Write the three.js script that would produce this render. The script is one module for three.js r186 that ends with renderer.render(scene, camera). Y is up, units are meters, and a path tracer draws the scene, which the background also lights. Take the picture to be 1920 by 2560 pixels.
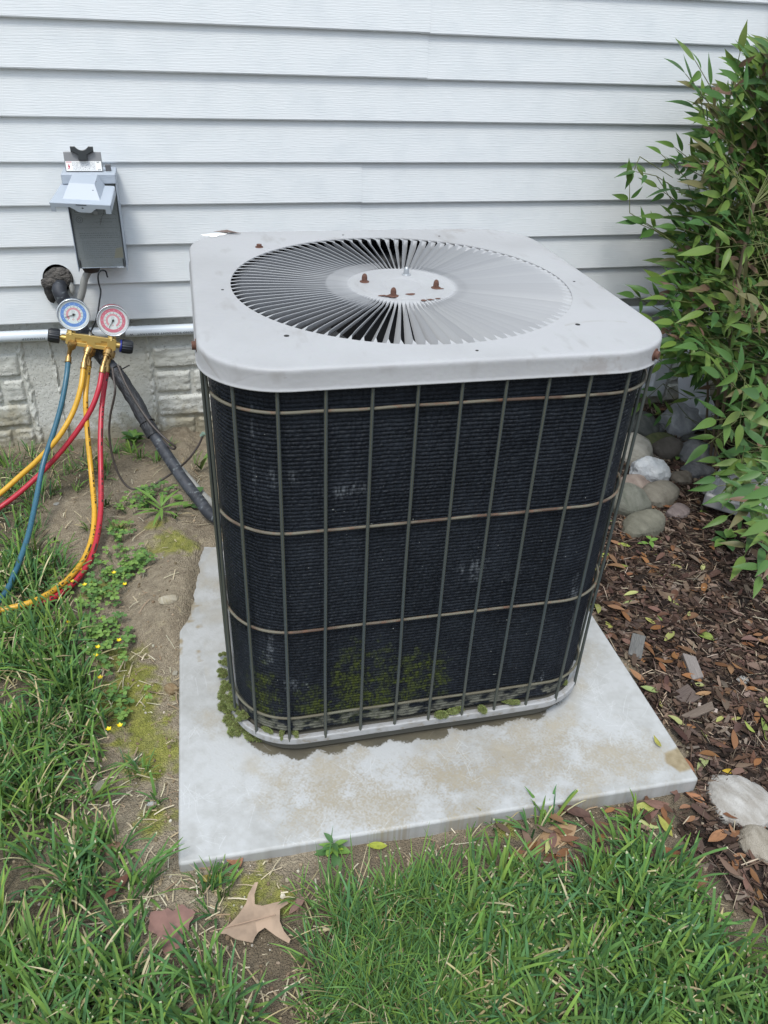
import * as THREE from 'three';
import { RoundedBoxGeometry } from 'three/addons/geometries/RoundedBoxGeometry.js';
import { mergeGeometries, toCreasedNormals } from 'three/addons/utils/BufferGeometryUtils.js';
import { Brush, Evaluator, SUBTRACTION } from 'three-bvh-csg';

// ---------------------------------------------------------------- camera, sky, sun, exposure
const scene = new THREE.Scene();
const V = (x, y, z) => new THREE.Vector3(x, y, z);
const FPX = 1966.3, CAM = V(0.1122, 1.2103, 2.2331);           // focal length in photo pixels (1920 x 2560), camera place in metres
const PITCH = 0.5811, YAW = 0.2691, ROLL = 0.0496;
const camera = new THREE.PerspectiveCamera(2 * Math.atan(1280 / FPX) * 180 / Math.PI, 0.75, 0.05, 120);
const fwd = V(Math.sin(YAW) * Math.cos(PITCH), -Math.sin(PITCH), -Math.cos(YAW) * Math.cos(PITCH));
const r0 = V(Math.cos(YAW), 0, Math.sin(YAW)), u0 = r0.clone().cross(fwd);
const camR = r0.clone().multiplyScalar(Math.cos(ROLL)).addScaledVector(u0, Math.sin(ROLL));
const camU = r0.clone().multiplyScalar(-Math.sin(ROLL)).addScaledVector(u0, Math.cos(ROLL));
camera.position.copy(CAM);
camera.quaternion.setFromRotationMatrix(new THREE.Matrix4().makeBasis(camR, camU, fwd.clone().negate()));
camera.updateMatrixWorld();

const SUN = V(-0.24, 1.0, 0.46).normalize();
{ // bright overcast sky: brighter overhead and round the veiled sun
  const w = 256, h = 128, d = new Float32Array(w * h * 4);
  for (let j = 0; j < h; j++) for (let i = 0; i < w; i++) {
    const lat = (j + 0.5) / h * Math.PI - Math.PI / 2, lon = (i + 0.5) / w * 2 * Math.PI - Math.PI;
    const y = Math.sin(lat), x = Math.cos(lat) * Math.cos(lon), z = Math.cos(lat) * Math.sin(lon);
    const s = Math.max(0, x * SUN.x + y * SUN.y + z * SUN.z), k = Math.max(0, y);
    let L = y < 0 ? 0.22 : 0.27 + 0.80 * Math.pow(k, 0.8) + 0.55 * Math.pow(s, 5);
    const o = (j * w + i) * 4, b = y < 0 ? 0 : 1;
    d[o] = L * (b ? 0.875 : 0.9); d[o + 1] = L * (b ? 0.98 : 1); d[o + 2] = L * (b ? 1.12 : 0.8); d[o + 3] = 1;
  }
  const t = new THREE.DataTexture(d, w, h, THREE.RGBAFormat, THREE.FloatType);
  t.mapping = THREE.EquirectangularReflectionMapping; t.magFilter = t.minFilter = THREE.LinearFilter; t.needsUpdate = true;
  scene.background = t; scene.environment = t;
}
const sun = new THREE.DirectionalLight(new THREE.Color(1.0, 0.955, 0.87), 1.5);
sun.position.copy(SUN).multiplyScalar(8).add(V(0.6, 0, 0.8)); sun.target.position.set(0.6, 0, 0.8);
sun.castShadow = true; sun.shadow.radius = 27; sun.shadow.mapSize.set(2048, 2048);
Object.assign(sun.shadow.camera, { left: -3, right: 3, top: 3, bottom: -3, near: 0.5, far: 20 });
scene.add(sun, sun.target);
const renderer = new THREE.WebGLRenderer({ antialias: true });
renderer.toneMapping = THREE.LinearToneMapping; renderer.toneMappingExposure = 1.46;
renderer.shadowMap.enabled = true;

// ---------------------------------------------------------------- helpers
const ray = (px, py) => fwd.clone().addScaledVector(camR, (px - 960) / FPX).addScaledVector(camU, -(py - 1280) / FPX);
const onY = (px, py, y = 0) => { const d = ray(px, py); return CAM.clone().addScaledVector(d, (y - CAM.y) / d.y); };   // photo pixel + height -> point
const onZ = (px, py, z = 0) => { const d = ray(px, py); return CAM.clone().addScaledVector(d, (z - CAM.z) / d.z); };   // photo pixel + distance from wall -> point
const K = 1.1573, dY = (x, y, h) => onY(x * K, y * K, h), dZ = (x, y, z) => onZ(x * K, y * K, z);                     // the same from a 1659 pixel wide view
const project = p => { const d = p.clone().sub(CAM), w = d.dot(fwd); return [960 + FPX * d.dot(camR) / w, 1280 - FPX * d.dot(camU) / w, w]; };
let seed = 7;
const rnd = () => { seed = (seed + 0x6D2B79F5) | 0; let t = Math.imul(seed ^ (seed >>> 15), 1 | seed); t = (t + Math.imul(t ^ (t >>> 7), 61 | t)) ^ t; return ((t ^ (t >>> 14)) >>> 0) / 4294967296; };
const rr = (a, b) => a + (b - a) * rnd(), pick = a => a[Math.floor(rnd() * a.length)];
const gauss = () => (rnd() + rnd() + rnd() + rnd() - 2) * 0.87;
const hsh = (x, y, z) => { let h = Math.imul(x, 374761393) ^ Math.imul(y, 668265263) ^ Math.imul(z, 1274126177); h = Math.imul(h ^ (h >>> 13), 1274126177); return ((h ^ (h >>> 16)) >>> 0) / 4294967296; };
const sm = t => t * t * (3 - 2 * t), lerp = (a, b, t) => a + (b - a) * t, clamp = (v, a = 0, b = 1) => Math.min(b, Math.max(a, v));
const sstep = (a, b, v) => sm(clamp((v - a) / (b - a)));
function n2(x, y, s = 0) { const i = Math.floor(x), j = Math.floor(y), u = sm(x - i), v = sm(y - j); return lerp(lerp(hsh(i, j, s), hsh(i + 1, j, s), u), lerp(hsh(i, j + 1, s), hsh(i + 1, j + 1, s), u), v); }
function n3(x, y, z, s = 0) { const k = Math.floor(z); return lerp(n2(x, y, s + k * 131), n2(x, y, s + (k + 1) * 131), sm(z - k)); }
function fbm(x, y, o = 4, s = 0) { let a = 0.5, v = 0, t = 0; for (let i = 0; i < o; i++) { v += a * n2(x, y, s + i * 17); t += a; x *= 2.03; y *= 2.03; a *= 0.5; } return v / t; }
function fbm3(x, y, z, o = 3, s = 0) { let a = 0.5, v = 0, t = 0; for (let i = 0; i < o; i++) { v += a * n3(x, y, z, s + i * 17); t += a; x *= 2.03; y *= 2.03; z *= 2.03; a *= 0.5; } return v / t; }
const inPoly = (p, x, y) => { let c = false; for (let i = 0, j = p.length - 1; i < p.length; j = i++) if ((p[i][1] > y) !== (p[j][1] > y) && x < (p[j][0] - p[i][0]) * (y - p[i][1]) / (p[j][1] - p[i][1]) + p[i][0]) c = !c; return c; };

const lin = (r, g, b) => new THREE.Color().setRGB(r, g, b);
const std = (c, rough = 0.7, o = {}) => new THREE.MeshStandardMaterial({ color: Array.isArray(c) ? lin(...c) : c, roughness: rough, ...o });
const phys = (c, rough = 0.7, o = {}) => new THREE.MeshPhysicalMaterial({ color: Array.isArray(c) ? lin(...c) : c, roughness: rough, ...o });
const toS = v => Math.round(255 * clamp(v <= 0.0031308 ? 12.92 * v : 1.055 * Math.pow(v, 1 / 2.4) - 0.055));
function tex(w, h, fn, { srgb = true, wrap = THREE.RepeatWrapping, rep } = {}) {   // fn(u, v) -> linear [r,g,b] (or grey number for data maps)
  const d = new Uint8Array(w * h * 4);
  for (let j = 0; j < h; j++) for (let i = 0; i < w; i++) {
    const c = fn((i + 0.5) / w, (j + 0.5) / h, i, j), o = (j * w + i) * 4;
    if (srgb) { d[o] = toS(c[0]); d[o + 1] = toS(c[1]); d[o + 2] = toS(c[2]); } else d[o] = d[o + 1] = d[o + 2] = clamp(c) * 255;
    d[o + 3] = 255;
  }
  const t = new THREE.DataTexture(d, w, h); t.magFilter = THREE.LinearFilter; t.minFilter = THREE.LinearMipmapLinearFilter; t.generateMipmaps = true;
  t.wrapS = t.wrapT = wrap; if (srgb) t.colorSpace = THREE.SRGBColorSpace; if (rep) t.repeat.set(...rep); t.needsUpdate = true; return t;
}
function canvasTex(w, h, draw) { const c = document.createElement('canvas'); c.width = w; c.height = h; const g = c.getContext('2d'); draw(g, w, h); const t = new THREE.CanvasTexture(c); t.colorSpace = THREE.SRGBColorSpace; t.magFilter = THREE.LinearFilter; return t; }
const mix = (a, b, t) => [lerp(a[0], b[0], t), lerp(a[1], b[1], t), lerp(a[2], b[2], t)];

const used = {};
const numbered = n => { const k = used[n] = (used[n] ?? -1) + 1; return k ? `${n}_${String(k).padStart(3, '0')}` : n; };
function tag(o, label, category, group, kind) { o.userData.label = label; if (category) o.userData.category = category; if (group) o.userData.group = group; if (kind) o.userData.kind = kind; return o; }
function mesh(name, geo, mat, parent) { const m = new THREE.Mesh(geo, mat); m.castShadow = m.receiveShadow = true; m.name = parent ? name : numbered(name); (parent || scene).add(m); return m; }
function thing(name, label, category, pos, group) { const g = new THREE.Group(); g.name = numbered(name); if (pos) g.position.copy(pos); scene.add(g); return tag(g, label, category, group); }
function part(name, parent) { const g = new THREE.Group(); g.name = name; parent.add(g); return g; }
const at = (o, x, y, z, rx = 0, ry = 0, rz = 0) => { o.position.set(x, y, z); o.rotation.set(rx, ry, rz); return o; };
const gm = (g, x = 0, y = 0, z = 0, rx = 0, ry = 0, rz = 0, s = 1) => { g.applyMatrix4(new THREE.Matrix4().compose(V(x, y, z), new THREE.Quaternion().setFromEuler(new THREE.Euler(rx, ry, rz)), Array.isArray(s) ? V(...s) : V(s, s, s))); return g; };
const join = list => mergeGeometries(list.map(g => { const q = g.index ? g.toNonIndexed() : g.clone(); for (const k of Object.keys(q.attributes)) if (!['position', 'normal', 'uv'].includes(k)) q.deleteAttribute(k); return q; }));
const rbox = (w, h, d, r = 0.002, s = 2) => new RoundedBoxGeometry(w, h, d, s, Math.min(r, w / 2.01, h / 2.01, d / 2.01));
const cyl = (r1, r2, h, n = 24, open = false) => new THREE.CylinderGeometry(r1, r2, h, n, 1, open);
function tube(pts, r, seg = 64, rad = 12, tension = 0.5) { // round tube with rounded ends
  const c = new THREE.CatmullRomCurve3(pts, false, 'centripetal', tension);
  const g = new THREE.TubeGeometry(c, seg, r, rad, false);
  const a = new THREE.SphereGeometry(r, rad, 6), b = a.clone(); a.translate(...pts[0].toArray()); b.translate(...pts[pts.length - 1].toArray());
  return join([g, a, b]);
}
function orient(o, p, dir, up) { const z = dir.clone().normalize(), x = up.clone().cross(z).normalize(), y = z.clone().cross(x); o.position.copy(p); o.quaternion.setFromRotationMatrix(new THREE.Matrix4().makeBasis(x, y, z)); return o; }
function basis(p, dir, up, s = 1) { const z = dir.clone().normalize(), x = up.clone().cross(z).normalize(), y = z.clone().cross(x); return new THREE.Matrix4().makeBasis(x.multiplyScalar(s), y.multiplyScalar(s), z.multiplyScalar(s)).setPosition(p); }
// grid surface from fn(i/nu, j/nv) -> [x,y,z]; uv = uvf or (u,v)
function surf(nu, nv, fn, uvf, closeU = false) {
  const pos = [], uv = [], ix = [];
  for (let j = 0; j <= nv; j++) for (let i = 0; i <= nu; i++) { const p = fn(i / nu, j / nv, i, j); pos.push(p[0], p[1], p[2]); const q = uvf ? uvf(i / nu, j / nv, p) : [i / nu, j / nv]; uv.push(q[0], q[1]); }
  for (let j = 0; j < nv; j++) for (let i = 0; i < nu; i++) { const a = j * (nu + 1) + i, b = a + 1, c = a + nu + 1, e = c + 1; ix.push(a, b, e, a, e, c); }
  const g = new THREE.BufferGeometry(); g.setAttribute('position', new THREE.Float32BufferAttribute(pos, 3)); g.setAttribute('uv', new THREE.Float32BufferAttribute(uv, 2)); g.setIndex(ix); g.computeVertexNormals(); return g;
}
// geometry collector with vertex colours (blades, chips, small leaves)
class Bag {
  constructor() { this.p = []; this.n = []; this.c = []; }
  tri(a, b, c, col) { const e = b.clone().sub(a).cross(c.clone().sub(a)).normalize(); for (const v of [a, b, c]) { this.p.push(v.x, v.y, v.z); this.n.push(e.x, e.y, e.z); this.c.push(col[0], col[1], col[2]); } }
  quad(a, b, c, d, col) { this.tri(a, b, c, col); this.tri(a, c, d, col); }
  geo(g, m, col) { const q = g.index ? g.toNonIndexed() : g, P = q.attributes.position, N = q.attributes.normal, nm = new THREE.Matrix3().getNormalMatrix(m), v = V(), w = V(); for (let i = 0; i < P.count; i++) { v.fromBufferAttribute(P, i).applyMatrix4(m); w.fromBufferAttribute(N, i).applyMatrix3(nm).normalize(); this.p.push(v.x, v.y, v.z); this.n.push(w.x, w.y, w.z); this.c.push(...col); } }
  build() { const g = new THREE.BufferGeometry(); g.setAttribute('position', new THREE.Float32BufferAttribute(this.p, 3)); g.setAttribute('normal', new THREE.Float32BufferAttribute(this.n, 3)); g.setAttribute('color', new THREE.Float32BufferAttribute(this.c, 3)); return g; }
}
const VC = (rough = 0.8, o = {}) => new THREE.MeshPhysicalMaterial({ vertexColors: true, roughness: rough, side: THREE.DoubleSide, ...o });
const jit = (c, a) => { const k = 1 + (rnd() - 0.5) * 2 * a; return [c[0] * k * (1 + (rnd() - 0.5) * a * 0.5), c[1] * k, c[2] * k * (1 + (rnd() - 0.5) * a * 0.5)]; };
// rounded square outline: n points per corner, half size h, corner radius r; returns [{x,z,nx,nz,s}] closed loop
function rsquare(hx, hz, r, nc = 12, ns = 8) {
  const out = []; const C = [[hx - r, hz - r, 0], [-(hx - r), hz - r, 1], [-(hx - r), -(hz - r), 2], [hx - r, -(hz - r), 3]];
  for (let q = 0; q < 4; q++) {
    const [cx, cz, k] = C[q];
    for (let i = 0; i <= nc; i++) { const a = (k + i / nc) * Math.PI / 2; out.push({ x: cx + r * Math.cos(a), z: cz + r * Math.sin(a), nx: Math.cos(a), nz: Math.sin(a) }); }
    const [ex, ez] = C[(q + 1) % 4], a = (k + 1) * Math.PI / 2, e = out[out.length - 1], f = { x: ex + r * Math.cos(a), z: ez + r * Math.sin(a) };
    for (let i = 1; i < ns; i++) out.push({ x: lerp(e.x, f.x, i / ns), z: lerp(e.z, f.z, i / ns), nx: Math.cos(a), nz: Math.sin(a) });
  }
  let s = 0; out.forEach((p, i) => { if (i) s += Math.hypot(p.x - out[i - 1].x, p.z - out[i - 1].z); p.s = s; });
  out.len = s + Math.hypot(out[0].x - out[out.length - 1].x, out[0].z - out[out.length - 1].z); return out;
}
// sweep a profile [[outwardOffset, y], ...] round an outline
function sweep(loop, prof, uvScale = 1, disp) {
  const n = loop.length;
  return surf(n, prof.length - 1, (u, v, i, j) => { const p = loop[i % n], q = prof[j]; let o = q[0]; if (disp) o += disp(p, q, i % n, j); return [p.x + p.nx * o, q[1], p.z + p.nz * o]; },
    (u, v, p) => [u, v]);
}
function pathAt(loop, t) { const L = loop.len, s = ((t % 1) + 1) % 1 * L; for (let i = 0; i < loop.length; i++) { const a = loop[i], b = loop[(i + 1) % loop.length], e = i + 1 < loop.length ? b.s : L; if (s <= e) { const f = (s - a.s) / Math.max(1e-9, e - a.s); return { x: lerp(a.x, b.x, f), z: lerp(a.z, b.z, f), nx: lerp(a.nx, b.nx, f), nz: lerp(a.nz, b.nz, f) }; } } return loop[0]; }
function leafGeo(len, wid, fold = 0.25, droop = 0.15, n = 6, shape = 0.85, acute = 0) { // lanceolate leaf along +z, upper side +y
  const pos = [], ix = [], uv = [];
  for (let i = 0; i <= n; i++) { const t = i / n, w = Math.max(0.0002, wid / 2 * (acute ? Math.pow(t / 0.36, 0.75) * Math.pow((1 - t) / 0.64, 1.33) : Math.pow(Math.sin(Math.PI * Math.pow(t, shape)), 0.9))), y = -droop * len * t * t; for (const s of [-1, 0, 1]) { pos.push(s * w, y + (s ? fold * w : 0), t * len); uv.push((s + 1) / 2, t); } }
  for (let i = 0; i < n; i++) for (let s = 0; s < 2; s++) { const a = i * 3 + s, b = a + 1, c = a + 3, d = a + 4; ix.push(a, c, d, a, d, b); }
  const g = new THREE.BufferGeometry(); g.setAttribute('position', new THREE.Float32BufferAttribute(pos, 3)); g.setAttribute('uv', new THREE.Float32BufferAttribute(uv, 2)); g.setIndex(ix); g.computeVertexNormals(); return g;
}
// ---------------------------------------------------------------- where things stand
const PAD = { x: 0.0188, z: 1.4557, phi: -0.0321, w: 0.917, d: 0.915, top: 0.05 };
const UNIT = { x: 0.4765, z: 0.9484, phi: -0.0191 };
const padLocal = (x, z) => { const c = Math.cos(PAD.phi), s = Math.sin(PAD.phi), a = x - PAD.x, b = z - PAD.z; return [c * a - s * b, s * a + c * b]; };
const padWorld = (lx, lz, y = PAD.top) => { const c = Math.cos(PAD.phi), s = Math.sin(PAD.phi); return V(PAD.x + c * lx + s * lz, y, PAD.z - s * lx + c * lz); };
const unitLocal = (x, z) => { const c = Math.cos(UNIT.phi), s = Math.sin(UNIT.phi), a = x - UNIT.x, b = z - UNIT.z; return [c * a - s * b, s * a + c * b]; };
const poly = (pts, h = 0.015) => pts.map(([x, y]) => { const p = onY(x, y, h); return [p.x, p.z]; });
const mulchPoly = poly([[1455, 1500], [1600, 1719], [1745, 1940], [1755, 1990], [1700, 2060], [1800, 2230], [1920, 2330], [2300, 2560]]).concat([[4, 1.9], [4, -0.1], [1.0, -0.1], [0.93, 0.5]]);
const lawnLeft = poly([[-500, 1150], [0, 1150], [200, 1150], [320, 1175], [300, 1225], [230, 1260], [120, 1270], [110, 1330], [165, 1420], [205, 1500], [225, 1600], [250, 1750], [275, 1850], [315, 1960], [290, 2050], [330, 2150], [385, 2250], [350, 2330], [390, 2400], [510, 2430], [580, 2490], [620, 2560], [640, 2900], [-900, 2900]]);
const lawnFront = poly([[775, 2270], [840, 2225], [905, 2255], [1000, 2205], [1060, 2180], [1150, 2190], [1250, 2150], [1350, 2160], [1430, 2190], [1500, 2120], [1610, 2130], [1690, 2200], [1750, 2260], [1800, 2320], [1920, 2370], [2300, 2520], [2300, 2950], [720, 2950], [745, 2560], [755, 2440], [760, 2340]]);
const edgeDist = (P, x, z) => { let m = 9; for (let i = 0, j = P.length - 1; i < P.length; j = i++) { const [ax, az] = P[j], [bx, bz] = P[i], dx = bx - ax, dz = bz - az, t = clamp(((x - ax) * dx + (z - az) * dz) / (dx * dx + dz * dz + 1e-12)); m = Math.min(m, Math.hypot(x - ax - dx * t, z - az - dz * t)); } return inPoly(P, x, z) ? m : -m; };
const inMulch = (x, z) => edgeDist(mulchPoly, x + (fbm(x * 14, z * 14, 2, 5) - 0.5) * 0.06, z + (fbm(x * 14, z * 14, 2, 9) - 0.5) * 0.06);
// ground height in metres
function hG(x, z) {
  let h = 0.010 * (fbm(x * 5, z * 5, 3, 1) - 0.5) * 2 + 0.0045 * (fbm(x * 28, z * 28, 3, 2) - 0.5) * 2;
  h += 0.020 * sstep(0.75, 0.1, z) + 0.022 * sstep(0.35, 0.05, x) * sstep(1.35, 0.75, z);
  h += (lerp(0.030, 0.013, clamp(x / 0.95)) - 0.002) * sstep(1.22, 1.42, z) * sstep(2.1, 1.6, z) * sstep(-0.5, 0.0, x) * sstep(1.5, 1.0, x);
  const [lx, lz] = padLocal(x, z);
  const inside = Math.min(lx, PAD.w - lx, -lz, lz + PAD.d);
  if (inside > -0.004) h = Math.min(h, 0.038);
  const b = 0.064 + 0.016 * (fbm(x * 22, z * 22, 3, 3) - 0.5) - 0.11 * sstep(0.585, 0.665, z + 0.03 * (fbm(x * 18, z * 18, 2, 8) - 0.5)) - 0.12 * sstep(0.18, 0.45, x) - 0.10 * sstep(0.34, 0.12, z) - 0.10 * sstep(0.0, -0.25, x);
  const e = 0.066 + 0.016 * (fbm(x * 30, z * 30, 3, 4) - 0.5) - 0.9 * Math.max(0, lx - 0.002 - 0.05 * fbm(z * 13, 5, 3, 6) * sstep(-0.50, -0.80, lz)) - 0.4 * Math.max(0, -0.02 - lx) - 0.09 * sstep(-0.62, -0.40, lz);   // soil washed over the edge of the slab
  return Math.max(h, b, e);
}
const LX = 3.0, LZ = 2.1, GX0 = -0.7, GZ0 = -0.15;
const mossSpots = [[300, 1650, .05], [335, 1690, .05], [285, 1740, .06], [330, 1770, .07], [360, 1830, .06], [400, 1880, .045], [375, 1905, .04], [400, 2060, .035], [380, 2040, .03], [430, 1390, .05], [470, 1400, .03], [390, 1345, .03], [250, 1480, .04], [300, 1330, .03], [620, 2230, .04], [700, 2260, .03], [1265, 2075, .02], [1590, 1240, .05]].map(([x, y, r]) => { const p = onY(x, y, 0.02); return [p.x, p.z, r]; });
{
  const map = tex(1536, 1075, (u, v) => {
    const x = GX0 + u * LX, z = GZ0 + v * LZ;
    const f = fbm(x * 9, z * 9, 5, 11), g = fbm(x * 90, z * 90, 3, 12), e = n2(x * 420, z * 420, 13);
    let c = mix([0.165, 0.128, 0.086], [0.370, 0.312, 0.225], clamp(0.15 + f * 0.75 + (g - 0.5) * 0.7));
    c = mix(c, [0.55, 0.48, 0.36], clamp((e - 0.86) * 5) * 0.6); c = mix(c, [0.09, 0.066, 0.044], clamp((0.16 - e) * 5) * 0.7);
    const straw = fbm(x * 30 + 200, z * 160, 2, 21); c = mix(c, [0.42, 0.36, 0.24], clamp((straw - 0.70) * 6) * 0.5);
    const wet = fbm(x * 4 + 9, z * 4, 3, 23) + 0.5 * sstep(1.40, 1.50, z); c = mix(c, mix([0.085, 0.064, 0.040], [0.185, 0.145, 0.095], f), clamp((wet - 0.72 + (g - 0.5) * 0.3) * 5) * 0.85);   // damp darker earth with a ragged edge
    const m = inMulch(x, z);
    if (m > -0.05) c = mix(c, mix([0.014, 0.010, 0.008], [0.055, 0.037, 0.028], fbm(x * 60, z * 60, 3, 31)), sstep(-0.02, 0.03, m));
    const gl = Math.max(edgeDist(lawnLeft, x, z), edgeDist(lawnFront, x, z));
    if (gl > -0.03) c = mix(c, mix([0.05, 0.042, 0.026], [0.17, 0.14, 0.085], fbm(x * 70, z * 70, 3, 33)), sstep(-0.02, 0.06, gl) * 0.8);
    for (const [mx, mz, r] of mossSpots) { const d = Math.hypot(x - mx, z - mz) / r; if (d < 1.5) { const t = clamp((1.15 - d) * 1.5 + (fbm(x * 55, z * 55, 3, 41) - 0.5) * 2.4) * 0.85; c = mix(c, mix([0.13, 0.15, 0.022], [0.34, 0.33, 0.07], g), t); } }
    return c;
  }, { wrap: THREE.MirroredRepeatWrapping });
  const bump = tex(1024, 1024, (u, v) => { const x = u * 16, y = v * 16; const w = (a, b) => a; return 0.5 * fbm(x * 4, y * 4, 4, 51) + 0.5 * n2(x * 22, y * 22, 52); }, { srgb: false, rep: [LX / 0.5, LZ / 0.5] });
  const xs = [], zs = []; for (let x = -0.62; x <= 2.36; x += 0.0075) xs.push(x); for (let z = -0.06; z <= 1.95; z += 0.0075) zs.push(z);
  let st = 0.02; while (xs[xs.length - 1] < 15) { xs.push(xs[xs.length - 1] + st); st *= 1.35; } st = 0.02; while (xs[0] > -15) { xs.unshift(xs[0] - st); st *= 1.35; }
  st = 0.02; while (zs[zs.length - 1] < 16) { zs.push(zs[zs.length - 1] + st); st *= 1.35; } zs.unshift(-0.25);
  const g = surf(xs.length - 1, zs.length - 1, (u, v, i, j) => [xs[i], hG(xs[i], zs[j]), zs[j]], (u, v, p) => [(p[0] - GX0) / LX, (p[2] - GZ0) / LZ]);
  const m = mesh('ground', g, std(0xffffff, 0.95, { map, bumpMap: bump, bumpScale: 0.008 }));
  tag(m, 'bare tan soil with moss patches around the equipment pad', 'ground', null, 'structure');
}

// ---------------------------------------------------------------- house wall
const SY = 0.4208, EXP = 0.1016;                                   // lowest siding edge, height of one course
const house = thing('house_wall', 'white lap siding house wall above a painted concrete foundation', 'wall');
{
  const bump = tex(1024, 1024, (u, v) => { // embossed cedar grain: long wavy lines that close up on themselves
    const U = u * 2 * Math.PI, cx = Math.cos(U) * 1.6, sx = Math.sin(U) * 1.6;
    const w = (fbm3(cx + 5, sx + 5, v * 9, 3, 61) - 0.5) * 2.0 + (fbm3(cx * 3 + 5, sx * 3 + 5, v * 30, 2, 62) - 0.5) * 0.5;
    const l = 0.5 + 0.5 * Math.sin((v * 34 + w) * 2 * Math.PI), l2 = 0.5 + 0.5 * Math.sin((v * 71 + w * 1.7) * 2 * Math.PI);
    return clamp(0.25 + 0.5 * l * n3(cx * 6 + 9, sx * 6 + 9, v * 60, 63) + 0.25 * l2);
  }, { srgb: false });
  const dirt = tex(1024, 1024, (u, v) => { const U = u * 2 * Math.PI, cx = Math.cos(U), sx = Math.sin(U); const a = fbm3(cx * 3 + 7, sx * 3 + 7, v * 5, 4, 71), s = n3(cx * 40 + 50, sx * 40 + 50, v * 190, 72); let c = mix([0.75, 0.775, 0.79], [0.695, 0.725, 0.745], clamp((a - 0.42) * 2.2)); if (s > 0.985) c = mix(c, [0.35, 0.36, 0.33], 0.7); return c; });
  const uvM = g => { const P = g.attributes.position, a = new Float32Array(P.count * 2); for (let i = 0; i < P.count; i++) { a[2 * i] = P.getX(i) / 0.9; a[2 * i + 1] = P.getY(i) / 0.2032; } g.setAttribute('uv', new THREE.BufferAttribute(a, 2)); return g; };
  const vinyl = std(0xffffff, 0.42, { map: dirt, bumpMap: bump, bumpScale: 0.00045 });
  const panel = (row, x0, x1, dz, n = 2) => { // two lap courses moulded in one length
    const s = new THREE.Shape(), y0 = SY + row * EXP, P = [];
    P.push([-0.030, y0 + 0.004]);
    for (let c = 0; c < n; c++) { const y = y0 + c * EXP + (row || c ? 0 : 0); P.push([-0.0118, y + 0.004], [-0.004, y + 0.0012], [-0.0012, y + 0.0020], [0, y + 0.0048], [-0.0004, y + 0.0085], [-0.0108, y + EXP + 0.0035]); }
    P.push([-0.030, y0 + n * EXP + 0.0035]);
    s.moveTo(-P[0][0] - dz, P[0][1]); for (const [z, y] of P.slice(1)) s.lineTo(-z - dz, y); s.closePath();
    const g = new THREE.ExtrudeGeometry(s, { depth: x1 - x0, bevelEnabled: false, steps: 1 }); g.rotateY(Math.PI / 2); g.translate(x0, 0, 0); return uvM(g);
  };
  const seams = [[0, null], [2, 0.616], [4, null], [6, 0.782], [8, 0.30], [10, 1.2], [12, null], [14, 0.1], [16, 0.9], [18, null]]; for (let r = 20; r < 54; r += 2) seams.push([r, r % 8 ? null : 0.2 + (r % 5) * 0.3]);
  for (const [row, sx] of seams) {
    const pieces = sx === null ? [[-3, 5, 0]] : [[-3, sx + 0.004, 0.0020], [sx - 0.02, 5, 0]];
    pieces.forEach(([a, b, dz]) => {
      let g = panel(row, a, b, dz); if (sx !== null && dz === 0) g.translate(0, -0.0022, 0);
      if (row === 0) { // drilled opening for the refrigerant line
        const A = new Brush(g), c = cyl(0.0385, 0.0385, 0.2, 40); c.rotateX(Math.PI / 2); c.scale(1, 1.0, 1); c.translate(-0.204, 0.541, 0); const B = new Brush(c); A.updateMatrixWorld(); B.updateMatrixWorld();
        const ev = new Evaluator(); ev.useGroups = false; ev.attributes = ['position', 'uv', 'normal']; g = ev.evaluate(A, B, SUBTRACTION).geometry; uvM(g);
      }
      mesh('siding_panel', g, vinyl, house);
    });
  }
  mesh('sheathing_board', gm(new THREE.BoxGeometry(8, 5.5, 0.08), 1, SY + 2.75, -0.115), std([0.02, 0.02, 0.02], 0.9), house);
}
const foundation = part('foundation', house), FZ = -0.030;
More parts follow.
